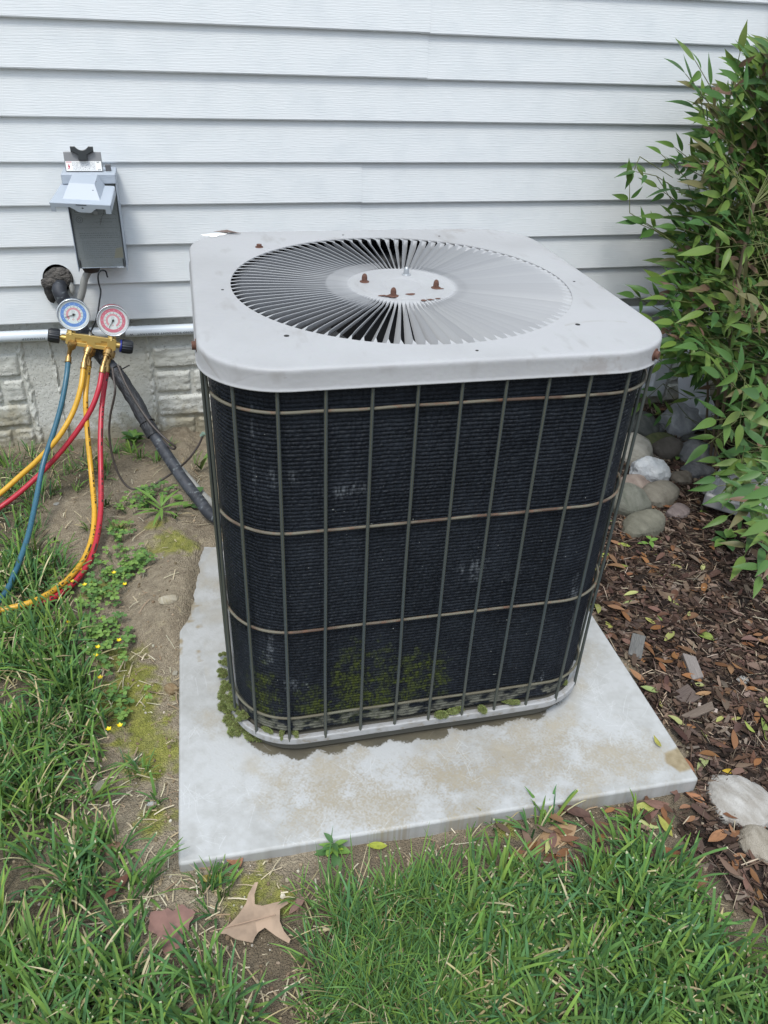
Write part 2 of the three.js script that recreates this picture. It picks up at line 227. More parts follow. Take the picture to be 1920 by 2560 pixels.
{
  const stain = (x, y, bare = 1) => {
    const a = fbm(x * 7, y * 7, 4, 81), g = fbm(x * 60, y * 60, 3, 82), pit = n2(x * 210, y * 210, 83);
    let c = mix([0.62, 0.62, 0.58], [0.49, 0.49, 0.44], clamp(a * 1.4 - 0.3 + (g - 0.5)));
    const low = clamp((0.17 - y + (a - 0.5) * 0.22 + (g - 0.5) * 0.16) * 9);                                   // splashed soil and algae near the ground, with its own ragged edge
    c = mix(c, mix([0.235, 0.205, 0.135], [0.36, 0.325, 0.235], g), low * 0.85);
    if (pit > 0.93) c = mix(c, [0.24, 0.23, 0.2], 0.7);
    return c;
  };
  const map = tex(2048, 512, (u, v) => stain(-0.6 + u * 2.6, v * 0.46), { wrap: THREE.ClampToEdgeWrapping });
  const bump = tex(1024, 1024, (u, v) => clamp(0.55 * fbm(u * 60, v * 60, 4, 91) + (n2(u * 170, v * 170, 92) > 0.86 ? -0.25 : 0.2)), { srgb: false });
  const uvM = (g, b = 1) => { const P = g.attributes.position, a = new Float32Array(P.count * 2); for (let i = 0; i < P.count; i++) { a[2 * i] = (P.getX(i) + 0.6) / 2.6; a[2 * i + 1] = P.getY(i) / 0.46; } g.setAttribute('uv', new THREE.BufferAttribute(a, 2)); return g; };
  bump.repeat.set(2.6 / 0.5, 0.46 / 0.5);
  const mat = std(0xffffff, 0.88, { map, bumpMap: bump, bumpScale: 0.003 });
  const W0 = 1.27, W1 = 1.745, B0 = 0.055, B1 = 0.365;                   // basement window opening
  const slab = [];
  const wallBox = (x0, x1, y0, y1) => slab.push(gm(new THREE.BoxGeometry(x1 - x0, y1 - y0, 0.2, Math.max(1, Math.round((x1 - x0) / 0.2)), 3, 1), (x0 + x1) / 2, (y0 + y1) / 2, FZ - 0.1));
  wallBox(-3, W0, -0.25, SY + 0.01); wallBox(W1, 5, -0.25, SY + 0.01); wallBox(W0, W1, -0.25, B0); wallBox(W0, W1, B1, SY + 0.01);
  mesh('concrete_wall', uvM(join(slab)), mat, foundation);
  // moulded bricks with a rough split face
  const brickGeo = (w, h, s) => { const nx = Math.max(4, Math.round(w / 0.0055)), ny = Math.round(h / 0.0055), d = 0.008;
    return surf(nx, ny, (u, v) => { const ex = Math.min(u, 1 - u) * w, ey = Math.min(v, 1 - v) * h, e = sstep(0, 0.006, Math.min(ex, ey)); const x = (u - 0.5) * w, y = (v - 0.5) * h; return [x + 0.003 * (n2(v * 9, s, 3) - 0.5), y + 0.003 * (n2(u * 14, s, 4) - 0.5), e * (d * (0.45 + 0.85 * fbm(x * 34 + s * 7.3, y * 90, 3, 101)) + 0.004 * (n2(x * 26 + s, y * 210 + s * 3, 102) - 0.5)) - (e < 0.02 ? 0.002 : 0)]; }); };
  const rowsY = [0.335, 0.256, 0.178, 0.101, 0.024];
  const runs = [[-2.2, -0.352], [0.012, W0 - 0.01], [W1 + 0.01, 2.6]];
  let sN = 0;
  runs.forEach(([a, b], ri) => { for (let r = 0; r < 5; r++) { const y1 = rowsY[r] - 0.005, y0 = rowsY[r] - 0.0735; let x = ri === 0 ? b - (r % 2 ? 0.1 : 0.2) : a; let n = 0;
    const L = 0.2; const cuts = [];
    if (ri === 0) { let e = b; let first = r % 2 ? 0.062 : 0.13; while (e > -0.9) { cuts.push([e - first + 0.008, e]); e -= first; first = L; } }
    else { let e = a, first = r % 2 ? 0.11 : 0.2; while (e < b) { cuts.push([e, Math.min(b, e + first - 0.008)]); e += first; first = L; } }
    for (const [x0, x1] of cuts) { if (x1 - x0 < 0.025) continue; const g = brickGeo(x1 - x0, y1 - y0, ++sN); g.translate((x0 + x1) / 2, (y0 + y1) / 2, FZ + 0.0005); mesh('brick', uvM(g), mat, foundation); } } });
  // ragged form ridges either side of the smooth poured panel
  const ridge = (x, y0, y1, w, s) => { const g = surf(10, 90, (u, v) => { const y = lerp(y0, y1, v), k = Math.sin(u * Math.PI); return [x + (u - 0.5) * w * (0.6 + 0.8 * n2(y * 60, s, 111)) + 0.008 * (n2(y * 22, s, 112) - 0.5), y, FZ - 0.001 + k * 0.014 * fbm(y * 90, u * 3 + s, 3, 113)]; }); mesh('form_ridge', uvM(g), mat, foundation); };
  ridge(-0.340, -0.03, 0.372, 0.020, 1); ridge(-0.262, -0.03, 0.372, 0.012, 2); ridge(0.002, -0.03, 0.372, 0.018, 3);
  // basement window
  const win = part('basement_window', foundation), white = std([0.66, 0.68, 0.70], 0.4), grey = std([0.42, 0.43, 0.44], 0.5);
  const bar = (n, x0, x1, y0, y1, z0, z1, m) => mesh(n, gm(rbox(x1 - x0, y1 - y0, z1 - z0, 0.003), (x0 + x1) / 2, (y0 + y1) / 2, (z0 + z1) / 2), m, win);
  bar('jamb', W1 - 0.052, W1, B0, B1, -0.14, FZ + 0.012, white); bar('jamb', W0, W0 + 0.05, B0, B1, -0.14, FZ + 0.012, white);
  bar('sill', W0 + 0.051, W1 - 0.053, B0, B0 + 0.035, -0.14, FZ + 0.014, white); bar('head', W0 + 0.051, W1 - 0.053, B1 - 0.03, B1, -0.14, FZ + 0.012, white);
  bar('sash', W1 - 0.080, W1 - 0.054, B0 + 0.036, B1 - 0.031, -0.10, -0.055, grey); bar('sash', W0 + 0.052, W0 + 0.078, B0 + 0.036, B1 - 0.031, -0.10, -0.055, grey); bar('sash', W0 + 0.079, W1 - 0.081, B0 + 0.036, B0 + 0.058, -0.10, -0.055, grey); bar('sash', 1.49, 1.515, B0 + 0.059, B1 - 0.032, -0.10, -0.055, grey);
  const pm = phys([0.8, 0.86, 0.86], 0.03, { transmission: 1, thickness: 0 });
  mesh('pane', gm(new THREE.BoxGeometry(0.142, 0.22, 0.004), 1.418, B0 + 0.168, -0.08), pm, win); mesh('pane', gm(new THREE.BoxGeometry(0.148, 0.22, 0.004), 1.590, B0 + 0.168, -0.08), pm, win);
  mesh('pane_backing', gm(new THREE.BoxGeometry(0.5, 0.34, 0.01), 1.5, 0.21, -0.225), std([0.04, 0.045, 0.05], 0.8), win);  // plain dark sheet closing the opening behind the panes
}
// white conduit under the siding, printed along its length (the print is upside down)
{
  const print = canvasTex(2048, 128, (g, w, h) => {
    g.fillStyle = '#cfd6dd'; g.fillRect(0, 0, w, h); g.fillStyle = '#565d66'; g.font = 'bold 15px sans-serif'; g.textBaseline = 'middle';
    const put = (s, x) => { g.save(); g.translate(x, h * 0.048); g.rotate(Math.PI); g.scale(1.35, 0.8); g.fillText(s, 0, 0); g.restore(); };
    put('GROUND SUNLIGHT RESISTANT   W', 1330); put('03   34   H21GM2SP', 690); put('03   34', 1960);
  });
  print.wrapS = THREE.RepeatWrapping; print.repeat.set(8 / 1.2, 1); print.offset.set(0.02, 0);
  const g = cyl(0.0153, 0.0153, 8, 32, true); g.rotateX(0); g.rotateZ(-Math.PI / 2);
  const P = g.attributes.position, a = new Float32Array(P.count * 2); for (let i = 0; i < P.count; i++) { a[2 * i] = (P.getX(i) + 4) / 8; a[2 * i + 1] = 1 - g.attributes.uv.getX(i); } g.setAttribute('uv', new THREE.BufferAttribute(a, 2));
  const t = thing('conduit_pipe', 'white plastic conduit with upside down print running under the siding', 'pipe', V(1.0, 0.3815, FZ + 0.0225)); t.rotation.z = -0.004;
  mesh('pipe_body', g, std(0xffffff, 0.3, { map: print }), t);
  for (const x of [-1.06, 0.35, 1.5]) mesh('strap', gm(join([gm(new THREE.TorusGeometry(0.0163, 0.0016, 6, 24), 0, 0, 0, 0, Math.PI / 2, 0, [1, 1, 5]), gm(rbox(0.016, 0.022, 0.002), 0, 0.026, -0.016)]), x, 0, 0), std([0.35, 0.36, 0.37], 0.45, { metalness: 0.7 }), t);
}
// small drip stain clips above conduit
// ---------------------------------------------------------------- equipment pad
{
  const N = 1400, W = PAD.w, D = PAD.d, scr = new Float32Array(N * N), PX = N / W;
  const stroke = (x, z, a, len, k, bend) => { for (let s = 0; s < len; s += 0.0005) { const i = Math.round(x * PX), j = Math.round(z * PX); if (i > 0 && j > 0 && i < N - 1 && j < N - 1) { const e = k * (0.4 + 0.6 * rnd()); scr[j * N + i] = Math.max(scr[j * N + i], e); scr[j * N + i + 1] = Math.max(scr[j * N + i + 1], e * 0.5); } x += Math.cos(a) * 0.0005; z += Math.sin(a) * 0.0005; a += bend * 0.0005; } };
  const spot = (px, py) => { const p = onY(px, py, PAD.top), [lx, lz] = padLocal(p.x, p.z); return [lx, -lz]; };
  for (const [px, py, n, l] of [[480, 2000, 26, .05], [520, 2090, 16, .03], [740, 2100, 14, .06], [980, 2060, 10, .07], [1200, 1930, 12, .04], [1150, 1880, 14, .04], [1470, 1720, 30, .06], [1500, 1760, 20, .05], [1560, 1800, 16, .05], [500, 1700, 10, .05], [470, 1850, 12, .03], [620, 1980, 12, .05], [1400, 1950, 8, .05], [900, 1950, 10, .05]])
    for (let i = 0; i < n; i++) { const [x, z] = spot(px + gauss() * 40, py + gauss() * 30); stroke(x, z, rr(0, 6.28), l * rr(0.2, 1), rr(0.25, 0.9), gauss() * 25); }
  for (let i = 0; i < 420; i++) stroke(rr(0, W), rr(0, D), rr(0, 6.28), rr(0.003, 0.03), rr(0.1, 0.45), gauss() * 40);
  const tan = [[700, 1960, .05], [800, 1950, .07], [860, 2010, .08], [960, 2000, .08], [1050, 1980, .07], [1100, 1940, .05], [1260, 1890, .10], [1350, 1880, .10], [1500, 1900, .08], [1420, 1640, .06], [560, 1470, .05], [540, 1800, .04], [1180, 2010, .07], [1600, 1890, .05]].map(([x, y, r]) => [...spot(x, y), r]);
  const mud = poly([[1690, 1870], [1705, 1858], [1722, 1890], [1728, 1920], [1700, 1927], [1668, 1905], [1665, 1882]], PAD.top).map(([x, z]) => { const [a, b] = padLocal(x, z); return [a, -b]; });
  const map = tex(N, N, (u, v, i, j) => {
    const x = u * W, z = v * D;                                        // z runs from the front edge towards the house
    const a = fbm(x * 6, z * 6, 5, 121), b = fbm(x * 24, z * 24, 4, 122), e = n2(x * 380, z * 380, 123);
    let c = mix([0.435, 0.44, 0.438], [0.335, 0.333, 0.320], clamp((a - 0.3) * 1.5 + (b - 0.5) * 1.3 + (fbm(x * 90, z * 90, 2, 124) - 0.5) * 0.8));
    for (const [tx, tz, r] of tan) { const d = Math.hypot(x - tx, z - tz) / r; if (d < 1.6) c = mix(c, mix([0.23, 0.185, 0.112], [0.365, 0.325, 0.25], b), clamp((1.2 - d) * 0.6 + (b - 0.5) * 1.5 + (e - 0.5) * 0.7) * 0.58); }
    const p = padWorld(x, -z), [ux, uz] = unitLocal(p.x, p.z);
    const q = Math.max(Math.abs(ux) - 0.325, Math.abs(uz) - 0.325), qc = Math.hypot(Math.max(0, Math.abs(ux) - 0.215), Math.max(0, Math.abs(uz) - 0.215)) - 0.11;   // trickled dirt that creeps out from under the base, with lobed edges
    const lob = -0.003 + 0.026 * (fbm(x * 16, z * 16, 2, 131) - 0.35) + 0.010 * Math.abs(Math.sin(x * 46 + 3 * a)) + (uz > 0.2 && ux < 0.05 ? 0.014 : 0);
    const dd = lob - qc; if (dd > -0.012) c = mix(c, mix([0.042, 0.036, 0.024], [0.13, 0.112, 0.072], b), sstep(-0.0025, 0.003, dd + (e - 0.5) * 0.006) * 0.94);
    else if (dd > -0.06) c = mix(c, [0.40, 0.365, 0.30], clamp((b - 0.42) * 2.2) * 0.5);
    const md = edgeDist(mud, x + 0.012 * (b - 0.5), z + 0.012 * (a - 0.5)); if (md > -0.012) c = mix(c, mix([0.20, 0.155, 0.085], [0.34, 0.28, 0.18], fbm(x * 120, z * 120, 3, 141)), sstep(-0.004, 0.003, md));
    if (x < 0.05 && z > 0.45) c = mix(c, [0.28, 0.23, 0.15], clamp((fbm(x * 50, z * 50, 3, 142) - 0.5 - x * 4) * 4));
    if (e > 0.975) c = mix(c, [0.2, 0.17, 0.12], 0.5);
    return mix(c, [0.66, 0.68, 0.70], scr[j * N + i] * 0.55);
  }, { wrap: THREE.ClampToEdgeWrapping });
  const bump = tex(1024, 1024, (u, v) => 0.6 * fbm(u * 50, v * 50, 4, 151) + 0.4 * n2(u * 300, v * 300, 152), { srgb: false });
  const g = rbox(W, 0.075, D, 0.006, 3), P = g.attributes.position, uv = new Float32Array(P.count * 2);
  for (let i = 0; i < P.count; i++) { P.setX(i, P.getX(i) + 0.0015 * (n2(P.getZ(i) * 9, 3, 4) - 0.5)); uv[2 * i] = P.getX(i) / W + 0.5; uv[2 * i + 1] = 0.5 - P.getZ(i) / D + (P.getY(i) - 0.0375) * 0.4; }
  g.setAttribute('uv', new THREE.BufferAttribute(uv, 2)); g.translate(W / 2, 0.0375 - 0.025, -D / 2);
  const t = thing('equipment_pad', 'square pale grey equipment pad with scratches and brown stains', 'pad', V(PAD.x, 0, PAD.z)); t.rotation.y = PAD.phi;
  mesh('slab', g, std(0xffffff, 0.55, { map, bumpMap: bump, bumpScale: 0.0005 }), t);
}

// ---------------------------------------------------------------- air conditioner
const unit = thing('air_conditioner', 'square outdoor air conditioner with grey louvred top and black wire caged coil', 'air conditioner', V(UNIT.x, 0, UNIT.z));
unit.rotation.y = UNIT.phi;
const HT = 0.805, HC = 0.3475;                                        // top of the cover, half its width
{
  const paintMap = (s) => tex(1024, 1024, (u, v) => {
    const x = u * 0.7, z = v * 0.7, a = fbm(x * 7, z * 7, 5, s), b = fbm(x * 40, z * 14, 4, s + 1), e = n2(x * 300, z * 300, s + 2);
    let c = mix([0.385, 0.387, 0.395], [0.315, 0.312, 0.317], clamp((a - 0.38) * 1.9) * 0.8 + clamp((b - 0.62) * 3) * 0.25);
    const gr = Math.hypot((u - 0.79) / 0.05, (v - 0.03) / 0.03); if (gr < 1.4) c = mix(c, [0.20, 0.15, 0.12], clamp((1.1 - gr) + (fbm(x * 160, z * 160, 3, s + 6) - 0.5) * 2.4) * 0.3);   // grime patch on the skirt
    const cr = Math.abs(Math.hypot(u - 0.86, v - 0.99) - 0.17); if (cr < 0.006 && u > 0.78 && u < 0.93 && v < 0.9) c = mix(c, [0.30, 0.28, 0.26], 0.6 * clamp(1 - cr / 0.006) * clamp(b * 1.6));   // rub mark
    if (b > 0.66) c = mix(c, [0.27, 0.258, 0.25], clamp((b - 0.66) * 2.8)); if (e > 0.99) c = mix(c, [0.2, 0.18, 0.16], 0.7);
    return c;
  });
  const pm = paintMap(201);
  const paint = std(0xffffff, 0.5, { map: pm, bumpMap: tex(512, 512, (u, v) => fbm(u * 120, v * 120, 3, 205), { srgb: false }), bumpScale: 0.0003 });
  const rust = std(0xffffff, 0.85, { map: tex(128, 128, (u, v) => mix([0.060, 0.030, 0.022], [0.155, 0.070, 0.046], fbm(u * 14, v * 14, 4, 211))) });
  // cover: flat top with the fan opening, rolled edge, skirt with a flared hem
  const cover = part('top_cover', unit);
  const R = 0.117, loop = rsquare(HC, HC, R, 20, 14), FR = 0.286;
  const prof = [[-0.026, HT], [-0.0075, HT - 0.0002], [-0.0048, HT - 0.0006], [-0.0024, HT - 0.0016], [-0.0009, HT - 0.0033], [-0.0002, HT - 0.0055], [0, HT - 0.0085], [0.0004, HT - 0.0265], [0.0028, HT - 0.0300], [0.0030, HT - 0.0316], [0.0020, HT - 0.0322], [-0.0016, HT - 0.030], [-0.0020, HT - 0.012], [-0.014, HT - 0.0026], [-0.026, HT - 0.0022]];
  const skirt = sweep(loop, prof);
  const sh = new THREE.Shape(); { const l = rsquare(HC - 0.026, HC - 0.026, R - 0.026, 20, 14); l.forEach((p, i) => i ? sh.lineTo(p.x, p.z) : sh.moveTo(p.x, p.z)); sh.closePath(); const h = new THREE.Path(); h.absarc(0, 0.004, FR, 0, Math.PI * 2, true); sh.holes.push(h); }
  const plate = new THREE.ExtrudeGeometry(sh, { depth: 0.0022, bevelEnabled: false, curveSegments: 96 }); plate.rotateX(Math.PI / 2); plate.translate(0, HT, 0);
  const cg = join([skirt, plate]), CP = cg.attributes.position, cuv = new Float32Array(CP.count * 2);
  for (let i = 0; i < CP.count; i++) { const x = CP.getX(i), y = CP.getY(i), z = CP.getZ(i), k = (HT - y); cuv[2 * i] = (x + (Math.abs(z) > Math.abs(x) ? 0 : Math.sign(x) * k)) / 0.7 + 0.5; cuv[2 * i + 1] = (z + (Math.abs(z) > Math.abs(x) ? Math.sign(z) * k : 0)) / 0.7 + 0.5; }
  cg.setAttribute('uv', new THREE.BufferAttribute(cuv, 2));
  mesh('cover_panel', cg, paint, cover);
  // fan grille: 96 lanced, twisted louvres between hub and rim
  const grille = part('fan_grille', unit), NL = 96, RI = 0.092, HUBY = HT - 0.0045;
  const louver = (() => {
    const n = 11, A = [], tk = 0.0008;
    for (let i = 0; i <= n; i++) { const t = i / n, r = lerp(RI - 0.002, FR + 0.001, t), pitch = 2 * Math.PI * r / NL, y = lerp(HUBY, HT - 0.001, sm(clamp(t * 1.1)));
      const f = sstep(0, 0.10, t) * (1 - sstep(0.90, 1.0, t) * 0.82), depth = f * pitch * 0.80, wide = pitch * lerp(0.96, 0.57, f), sw = -0.004 * sstep(0.88, 1, t);
      const up = [r, y + 0.0014 * f, -wide * 0.35 + sw], lo = [r, y - depth, wide * 0.65 + sw], md = [r, (up[1] + lo[1]) / 2 - 0.0012 * f, (up[2] + lo[2]) / 2 - 0.0012 * f]; A.push([up, md, lo]); }
    const pos = [], ix = []; A.forEach(row => { for (const s of [0, 1]) for (const p of row) pos.push(p[0], p[1] - s * tk, p[2] - s * tk * 0.5); });
    for (let i = 0; i < n; i++) for (const s of [0, 1]) for (let k = 0; k < 2; k++) { const a = i * 6 + s * 3 + k, b = a + 1, c = a + 6, d = a + 7; s ? ix.push(a, b, d, a, d, c) : ix.push(a, d, b, a, c, d); }
    for (let i = 0; i < n; i++) for (const k of [0, 2]) { const a = i * 6 + k, b = a + 3, c = a + 6, d = a + 9; ix.push(a, b, d, a, d, c); }
    const g = new THREE.BufferGeometry(); g.setAttribute('position', new THREE.Float32BufferAttribute(pos, 3)); g.setIndex(ix);
    const q = toCreasedNormals(g, 0.7);
    const uv = new Float32Array(q.attributes.position.count * 2); for (let i = 0; i < uv.length / 2; i++) { uv[2 * i] = q.attributes.position.getX(i) / 0.7 + 0.3; uv[2 * i + 1] = q.attributes.position.getZ(i) / 0.7 + 0.4; } q.setAttribute('uv', new THREE.BufferAttribute(uv, 2)); return q;
  })();
  const slatA = std([0.375, 0.378, 0.388], 0.48), slatB = std([0.355, 0.358, 0.368], 0.5), slatC = std([0.392, 0.395, 0.402], 0.46);
  for (let i = 0; i < NL; i++) { const m = mesh('louver', louver, [slatA, slatB, slatC, slatA][Math.floor(hsh(i, 3, 9) * 4)], grille); m.position.z = 0.004; m.rotation.y = -i / NL * 2 * Math.PI; }
  const hubP = [[0.0001, 0], [0.028, 0], [0.0305, -0.0014], [0.0335, -0.0014], [0.036, 0], [0.041, 0.0006], [0.066, 0.0006], [0.0715, 0.0006], [0.0735, -0.0012], [0.0765, -0.0012], [0.079, 0.0002], [0.090, 0], [0.0935, -0.0012], [0.0938, -0.004], [0.090, -0.005]].map(([r, y]) => new THREE.Vector2(r, y));
  const hub = new THREE.LatheGeometry(hubP, 72); hub.translate(0, HUBY, 0.004); { const P = hub.attributes.position, a = new Float32Array(P.count * 2); for (let i = 0; i < P.count; i++) { a[2 * i] = P.getX(i) / 0.7 + 0.5; a[2 * i + 1] = P.getZ(i) / 0.7 + 0.5; } hub.setAttribute('uv', new THREE.BufferAttribute(a, 2)); }
  mesh('hub_plate', hub, paint, grille);
  const nutP = [[0.0105, 0], [0.0108, 0.0012], [0.0075, 0.0018], [0.0062, 0.0022], [0.0064, 0.009], [0.0056, 0.0135], [0.0042, 0.0165], [0.002, 0.0182], [0.0001, 0.0186]].map(([r, y]) => new THREE.Vector2(r, y));
  const nutG = new THREE.LatheGeometry(nutP, 18), steel = std([0.42, 0.44, 0.46], 0.4, { metalness: 0.6 });
  [[-0.061, -0.013], [0.021, -0.047], [0.053, 0.031], [-0.029, 0.065]].forEach(([x, z], i) => { const m = mesh('acorn_nut', nutG, i === 1 ? steel : rust, grille); m.position.set(x, HUBY + 0.0007, z); m.scale.setScalar(0.76); if (i === 1) tag(m, 'bare grey nut with a rusty foot'); });
  // flaked paint patches of rust beside the nuts and on the rim
  const flake = (x, z, r, s, y = HUBY + 0.0009) => { const sp = new THREE.Shape(); for (let i = 0; i <= 14; i++) { const a = i / 14 * Math.PI * 2, q = r * (0.45 + 0.9 * n2(Math.cos(a) * 2 + s, Math.sin(a) * 2 + s, 9)); i ? sp.lineTo(q * Math.cos(a) * 1.5, q * Math.sin(a) * 0.8) : sp.moveTo(q * Math.cos(a) * 1.5, q * Math.sin(a) * 0.8); } const g = new THREE.ExtrudeGeometry(sp, { depth: 0.0003, bevelEnabled: false }); g.rotateX(-Math.PI / 2); mesh('rust_patch', gm(g, x, y, z), rust, grille); };
  flake(-0.029, 0.066, 0.008, 1); flake(0.003, 0.060, 0.006, 2); flake(-0.047, 0.062, 0.004, 3); flake(0.056, 0.036, 0.005, 4); flake(0.04, 0.085, 0.003, 5); flake(0.015, 0.092, 0.004, 7); flake(0.027, 0.089, 0.004, 8);
  const screwG = join([gm(cyl(0.0072, 0.0076, 0.0012, 16), 0, 0.0006, 0), gm(cyl(0.0052, 0.0054, 0.0045, 6), 0, 0.003, 0)]);
  [[-0.219, -0.227]].forEach(([x, z]) => { const m = mesh('hex_screw', screwG, rust, cover); m.position.set(x, HT, z); });
  const holeG = gm(cyl(0.0038, 0.0038, 0.0006, 16), 0, 0, 0), dark = std([0.02, 0.019, 0.018], 0.8);
  [[-0.223, 0.233], [0.218, 0.236], [0.03, 0.318], [-0.30, 0.02], [0.15, -0.285], [0.305, 0.03], [-0.045, -0.305]].forEach(([x, z], i) => { const m = mesh('drill_hole', holeG, dark, cover); m.position.set(x, HT + 0.0002, z); if (i > 1) m.scale.setScalar(0.6); });
  const side = (s, y) => { const p = pathAt(loop, s); const m = mesh('hex_screw', screwG, rust, cover); orient(m, V(p.x, y, p.z), V(0, 1, 0), V(p.nx, 0, p.nz)); m.scale.setScalar(1.25); };
  // skirt screws at the rounded corners and sides (loop starts at +x, runs to the front)
  side(0.040, HT - 0.018); side(0.330, HT - 0.018); side(0.562, HT - 0.018); side(0.80, HT - 0.018);
  // peeled label scrap at the rear corner: white paper with a torn brown edge
  { const scrap = (n, pts, y, m) => { const s = new THREE.Shape(); pts.forEach(([x, z], i) => i ? s.lineTo(x, -z) : s.moveTo(x, -z)); s.closePath(); const g = new THREE.ExtrudeGeometry(s, { depth: 0.0004, bevelEnabled: false }); g.rotateX(-Math.PI / 2); const P = g.attributes.position; for (let i = 0; i < P.count; i++) P.setY(i, P.getY(i) + y + 0.004 * n2(P.getX(i) * 90, P.getZ(i) * 90, 5) * (n === 'torn_flap' ? 1.6 : 0.05)); g.computeVertexNormals(); mesh(n, g, m, cover); };
    scrap('label_scrap', [[-0.325, -0.321], [-0.30, -0.330], [-0.285, -0.334], [-0.27, -0.336], [-0.274, -0.322], [-0.281, -0.313], [-0.289, -0.312], [-0.294, -0.302], [-0.303, -0.300], [-0.309, -0.308], [-0.316, -0.310]], HT + 0.0004, std([0.78, 0.78, 0.76], 0.7));
    scrap('torn_flap', [[-0.298, -0.336], [-0.272, -0.343], [-0.246, -0.320], [-0.262, -0.322], [-0.276, -0.327]], HT + 0.0012, std([0.14, 0.10, 0.085], 0.8)); }
  // coil: stacked black finned rows bent round the four sides
  const coilLoop = rsquare(0.3315, 0.3315, 0.105, 16, 34), rows = 106, yb = 0.106, yt = 0.785, cp = [];
  for (let i = 0; i < rows; i++) { const y = lerp(yb, yt, i / rows), h = (yt - yb) / rows; cp.push([-0.0016, y], [0, y + h * 0.22], [0.0004, y + h * 0.5], [-0.0002, y + h * 0.8]); } cp.push([-0.0022, yt]);
  const frontT = (x, y) => null;
  const dent = (p, q) => { const s = Math.atan2(p.z, p.x) * 2.2; const bent = sstep(0.60, 0.78, fbm(s * 7, q[1] * 3.2, 3, 223)); return 0.005 * (fbm(s * 3, q[1] * 5, 3, 221) - 0.5) + (0.0016 + 0.004 * bent) * (fbm(s * 26, q[1] * 34, 2, 222) - 0.5); };
  const coilG = sweep(coilLoop, cp, 1, dent);
  const L = coilLoop.len; // front face runs from +x to -x; s at local x on the front: find by angle
  const sOf = (x) => { let best = 0, bd = 9; for (let i = 0; i < coilLoop.length; i++) { const p = coilLoop[i]; if (p.z > 0.2) { const d = Math.abs(p.x - x); if (d < bd) { bd = d; best = p.s; } } } return best / L; };
  const blot = [[-0.15, 0.17, .035, .10, 'g'], [-0.09, 0.17, .03, .09, 'g'], [-0.045, 0.19, .022, .06, 'g'], [-0.215, 0.16, .03, .05, 'g'], [0.0, 0.19, .02, .05, 'g'], [-0.30, 0.17, .03, .08, 'g'], [-0.245, 0.63, .03, .012, 'w'], [-0.165, 0.60, .03, .012, 'w'], [0.04, 0.43, .02, .02, 'w'], [0.10, 0.42, .018, .018, 'w'], [0.245, 0.27, .012, .05, 'w'], [0.265, 0.60, .008, .09, 'w'], [-0.29, 0.60, .006, .10, 'w'], [0.19, 0.15, .01, .03, 'w'], [-0.235, 0.22, .03, .012, 'w'], [0.225, 0.36, .015, .03, 'w'], [-0.285, 0.30, .01, .04, 'w']].map(([x, y, a, b, k]) => [sOf(x), (y - yb) / (yt - yb), a / L, b / (yt - yb), k]);
  const coilMap = tex(2048, 1024, (u, v) => {
    const a = fbm(u * 40, v * 12, 4, 231), f = n2(u * 1100, v * 108, 232), b = fbm(u * 150, v * 60, 3, 233), st = fbm(u * 260, v * 6, 3, 234);
    let c = mix([0.0050, 0.0068, 0.0105], [0.016, 0.020, 0.027], clamp(a * 0.9 + (f - 0.5) * 0.7 + clamp((st - 0.62) * 3) * 0.5));
    for (const [s, y, w, h, k] of blot) { const d = Math.hypot((u - s) / w, (v - y) / h); if (d < 1.6) { const t = clamp((1.15 - d) + (b - 0.5) * 2.2 + (f - 0.5) * 0.5); c = k === 'g' ? mix(c, [0.052, 0.066, 0.009], t * 0.8 * clamp(f * 1.3)) : mix(c, [0.15, 0.165, 0.18], t * 0.55 * clamp((st - 0.40) * 4) * clamp(f * 1.6 - 0.2)); } }
    if (v < 0.05) c = mix(c, mix([0.07, 0.066, 0.045], [0.19, 0.19, 0.16], b), clamp((b - 0.42) * 5) * 0.8);
    const sp = n2(u * 640, v * 230, 235); if (sp > 0.9865) c = [0.36, 0.36, 0.31];
    return c;
  });
  mesh('coil', coilG, phys(0xffffff, 0.55, { specularIntensity: 0.38, map: coilMap, bumpMap: tex(2048, 64, (u, v) => n2(u * 1024, v * 6, 241) * 0.7 + 0.3 * n2(u * 600, v * 30, 242), { srgb: false, rep: [1, 18] }), bumpScale: 0.0022 }), unit);
  // inner lining, fan shroud, motor and blades seen between the louvres
  const inner = std([0.022, 0.022, 0.024], 0.7);
  mesh('inner_coil_wall', sweep(rsquare(0.298, 0.298, 0.08, 8, 6), [[0, 0.095], [0, 0.76]]), inner, unit);
  mesh('fan_shroud', new THREE.LatheGeometry([[0.315, 0.766], [0.296, 0.764], [0.288, 0.752], [0.287, 0.70]].map(([r, y]) => new THREE.Vector2(r, y)), 64), std([0.05, 0.052, 0.055], 0.6), unit);
  mesh('fan_motor', join([gm(cyl(0.075, 0.075, 0.13, 32), 0, 0.722, 0.004), gm(cyl(0.012, 0.012, 0.06, 12), 0, 0.63, 0.004)]), std([0.04, 0.042, 0.045], 0.5), unit);
  const bladeG = surf(10, 6, (u, v) => { const r = lerp(0.05, 0.255, u), a = (v - 0.5) * lerp(1.1, 1.15, u), h = (v - 0.5) * lerp(0.05, 0.075, u); return [r * Math.cos(a), h, r * Math.sin(a)]; });
  const bladeM = std([0.06, 0.062, 0.065], 0.5, { side: THREE.DoubleSide });
  for (let i = 0; i < 3; i++) { const m = mesh('fan_blade', bladeG, bladeM, unit); m.position.set(0, 0.625, 0.004); m.rotation.y = 0.5 + i * 2.0944; }
  mesh('control_box', gm(rbox(0.10, 0.40, 0.09, 0.004), -0.02, 0.5, 0.235), std([0.25, 0.26, 0.27], 0.5), unit);
  // wire cage
  const cage = part('wire_cage', unit), wl = rsquare(0.3435, 0.3435, 0.114, 16, 20), NV = 40;
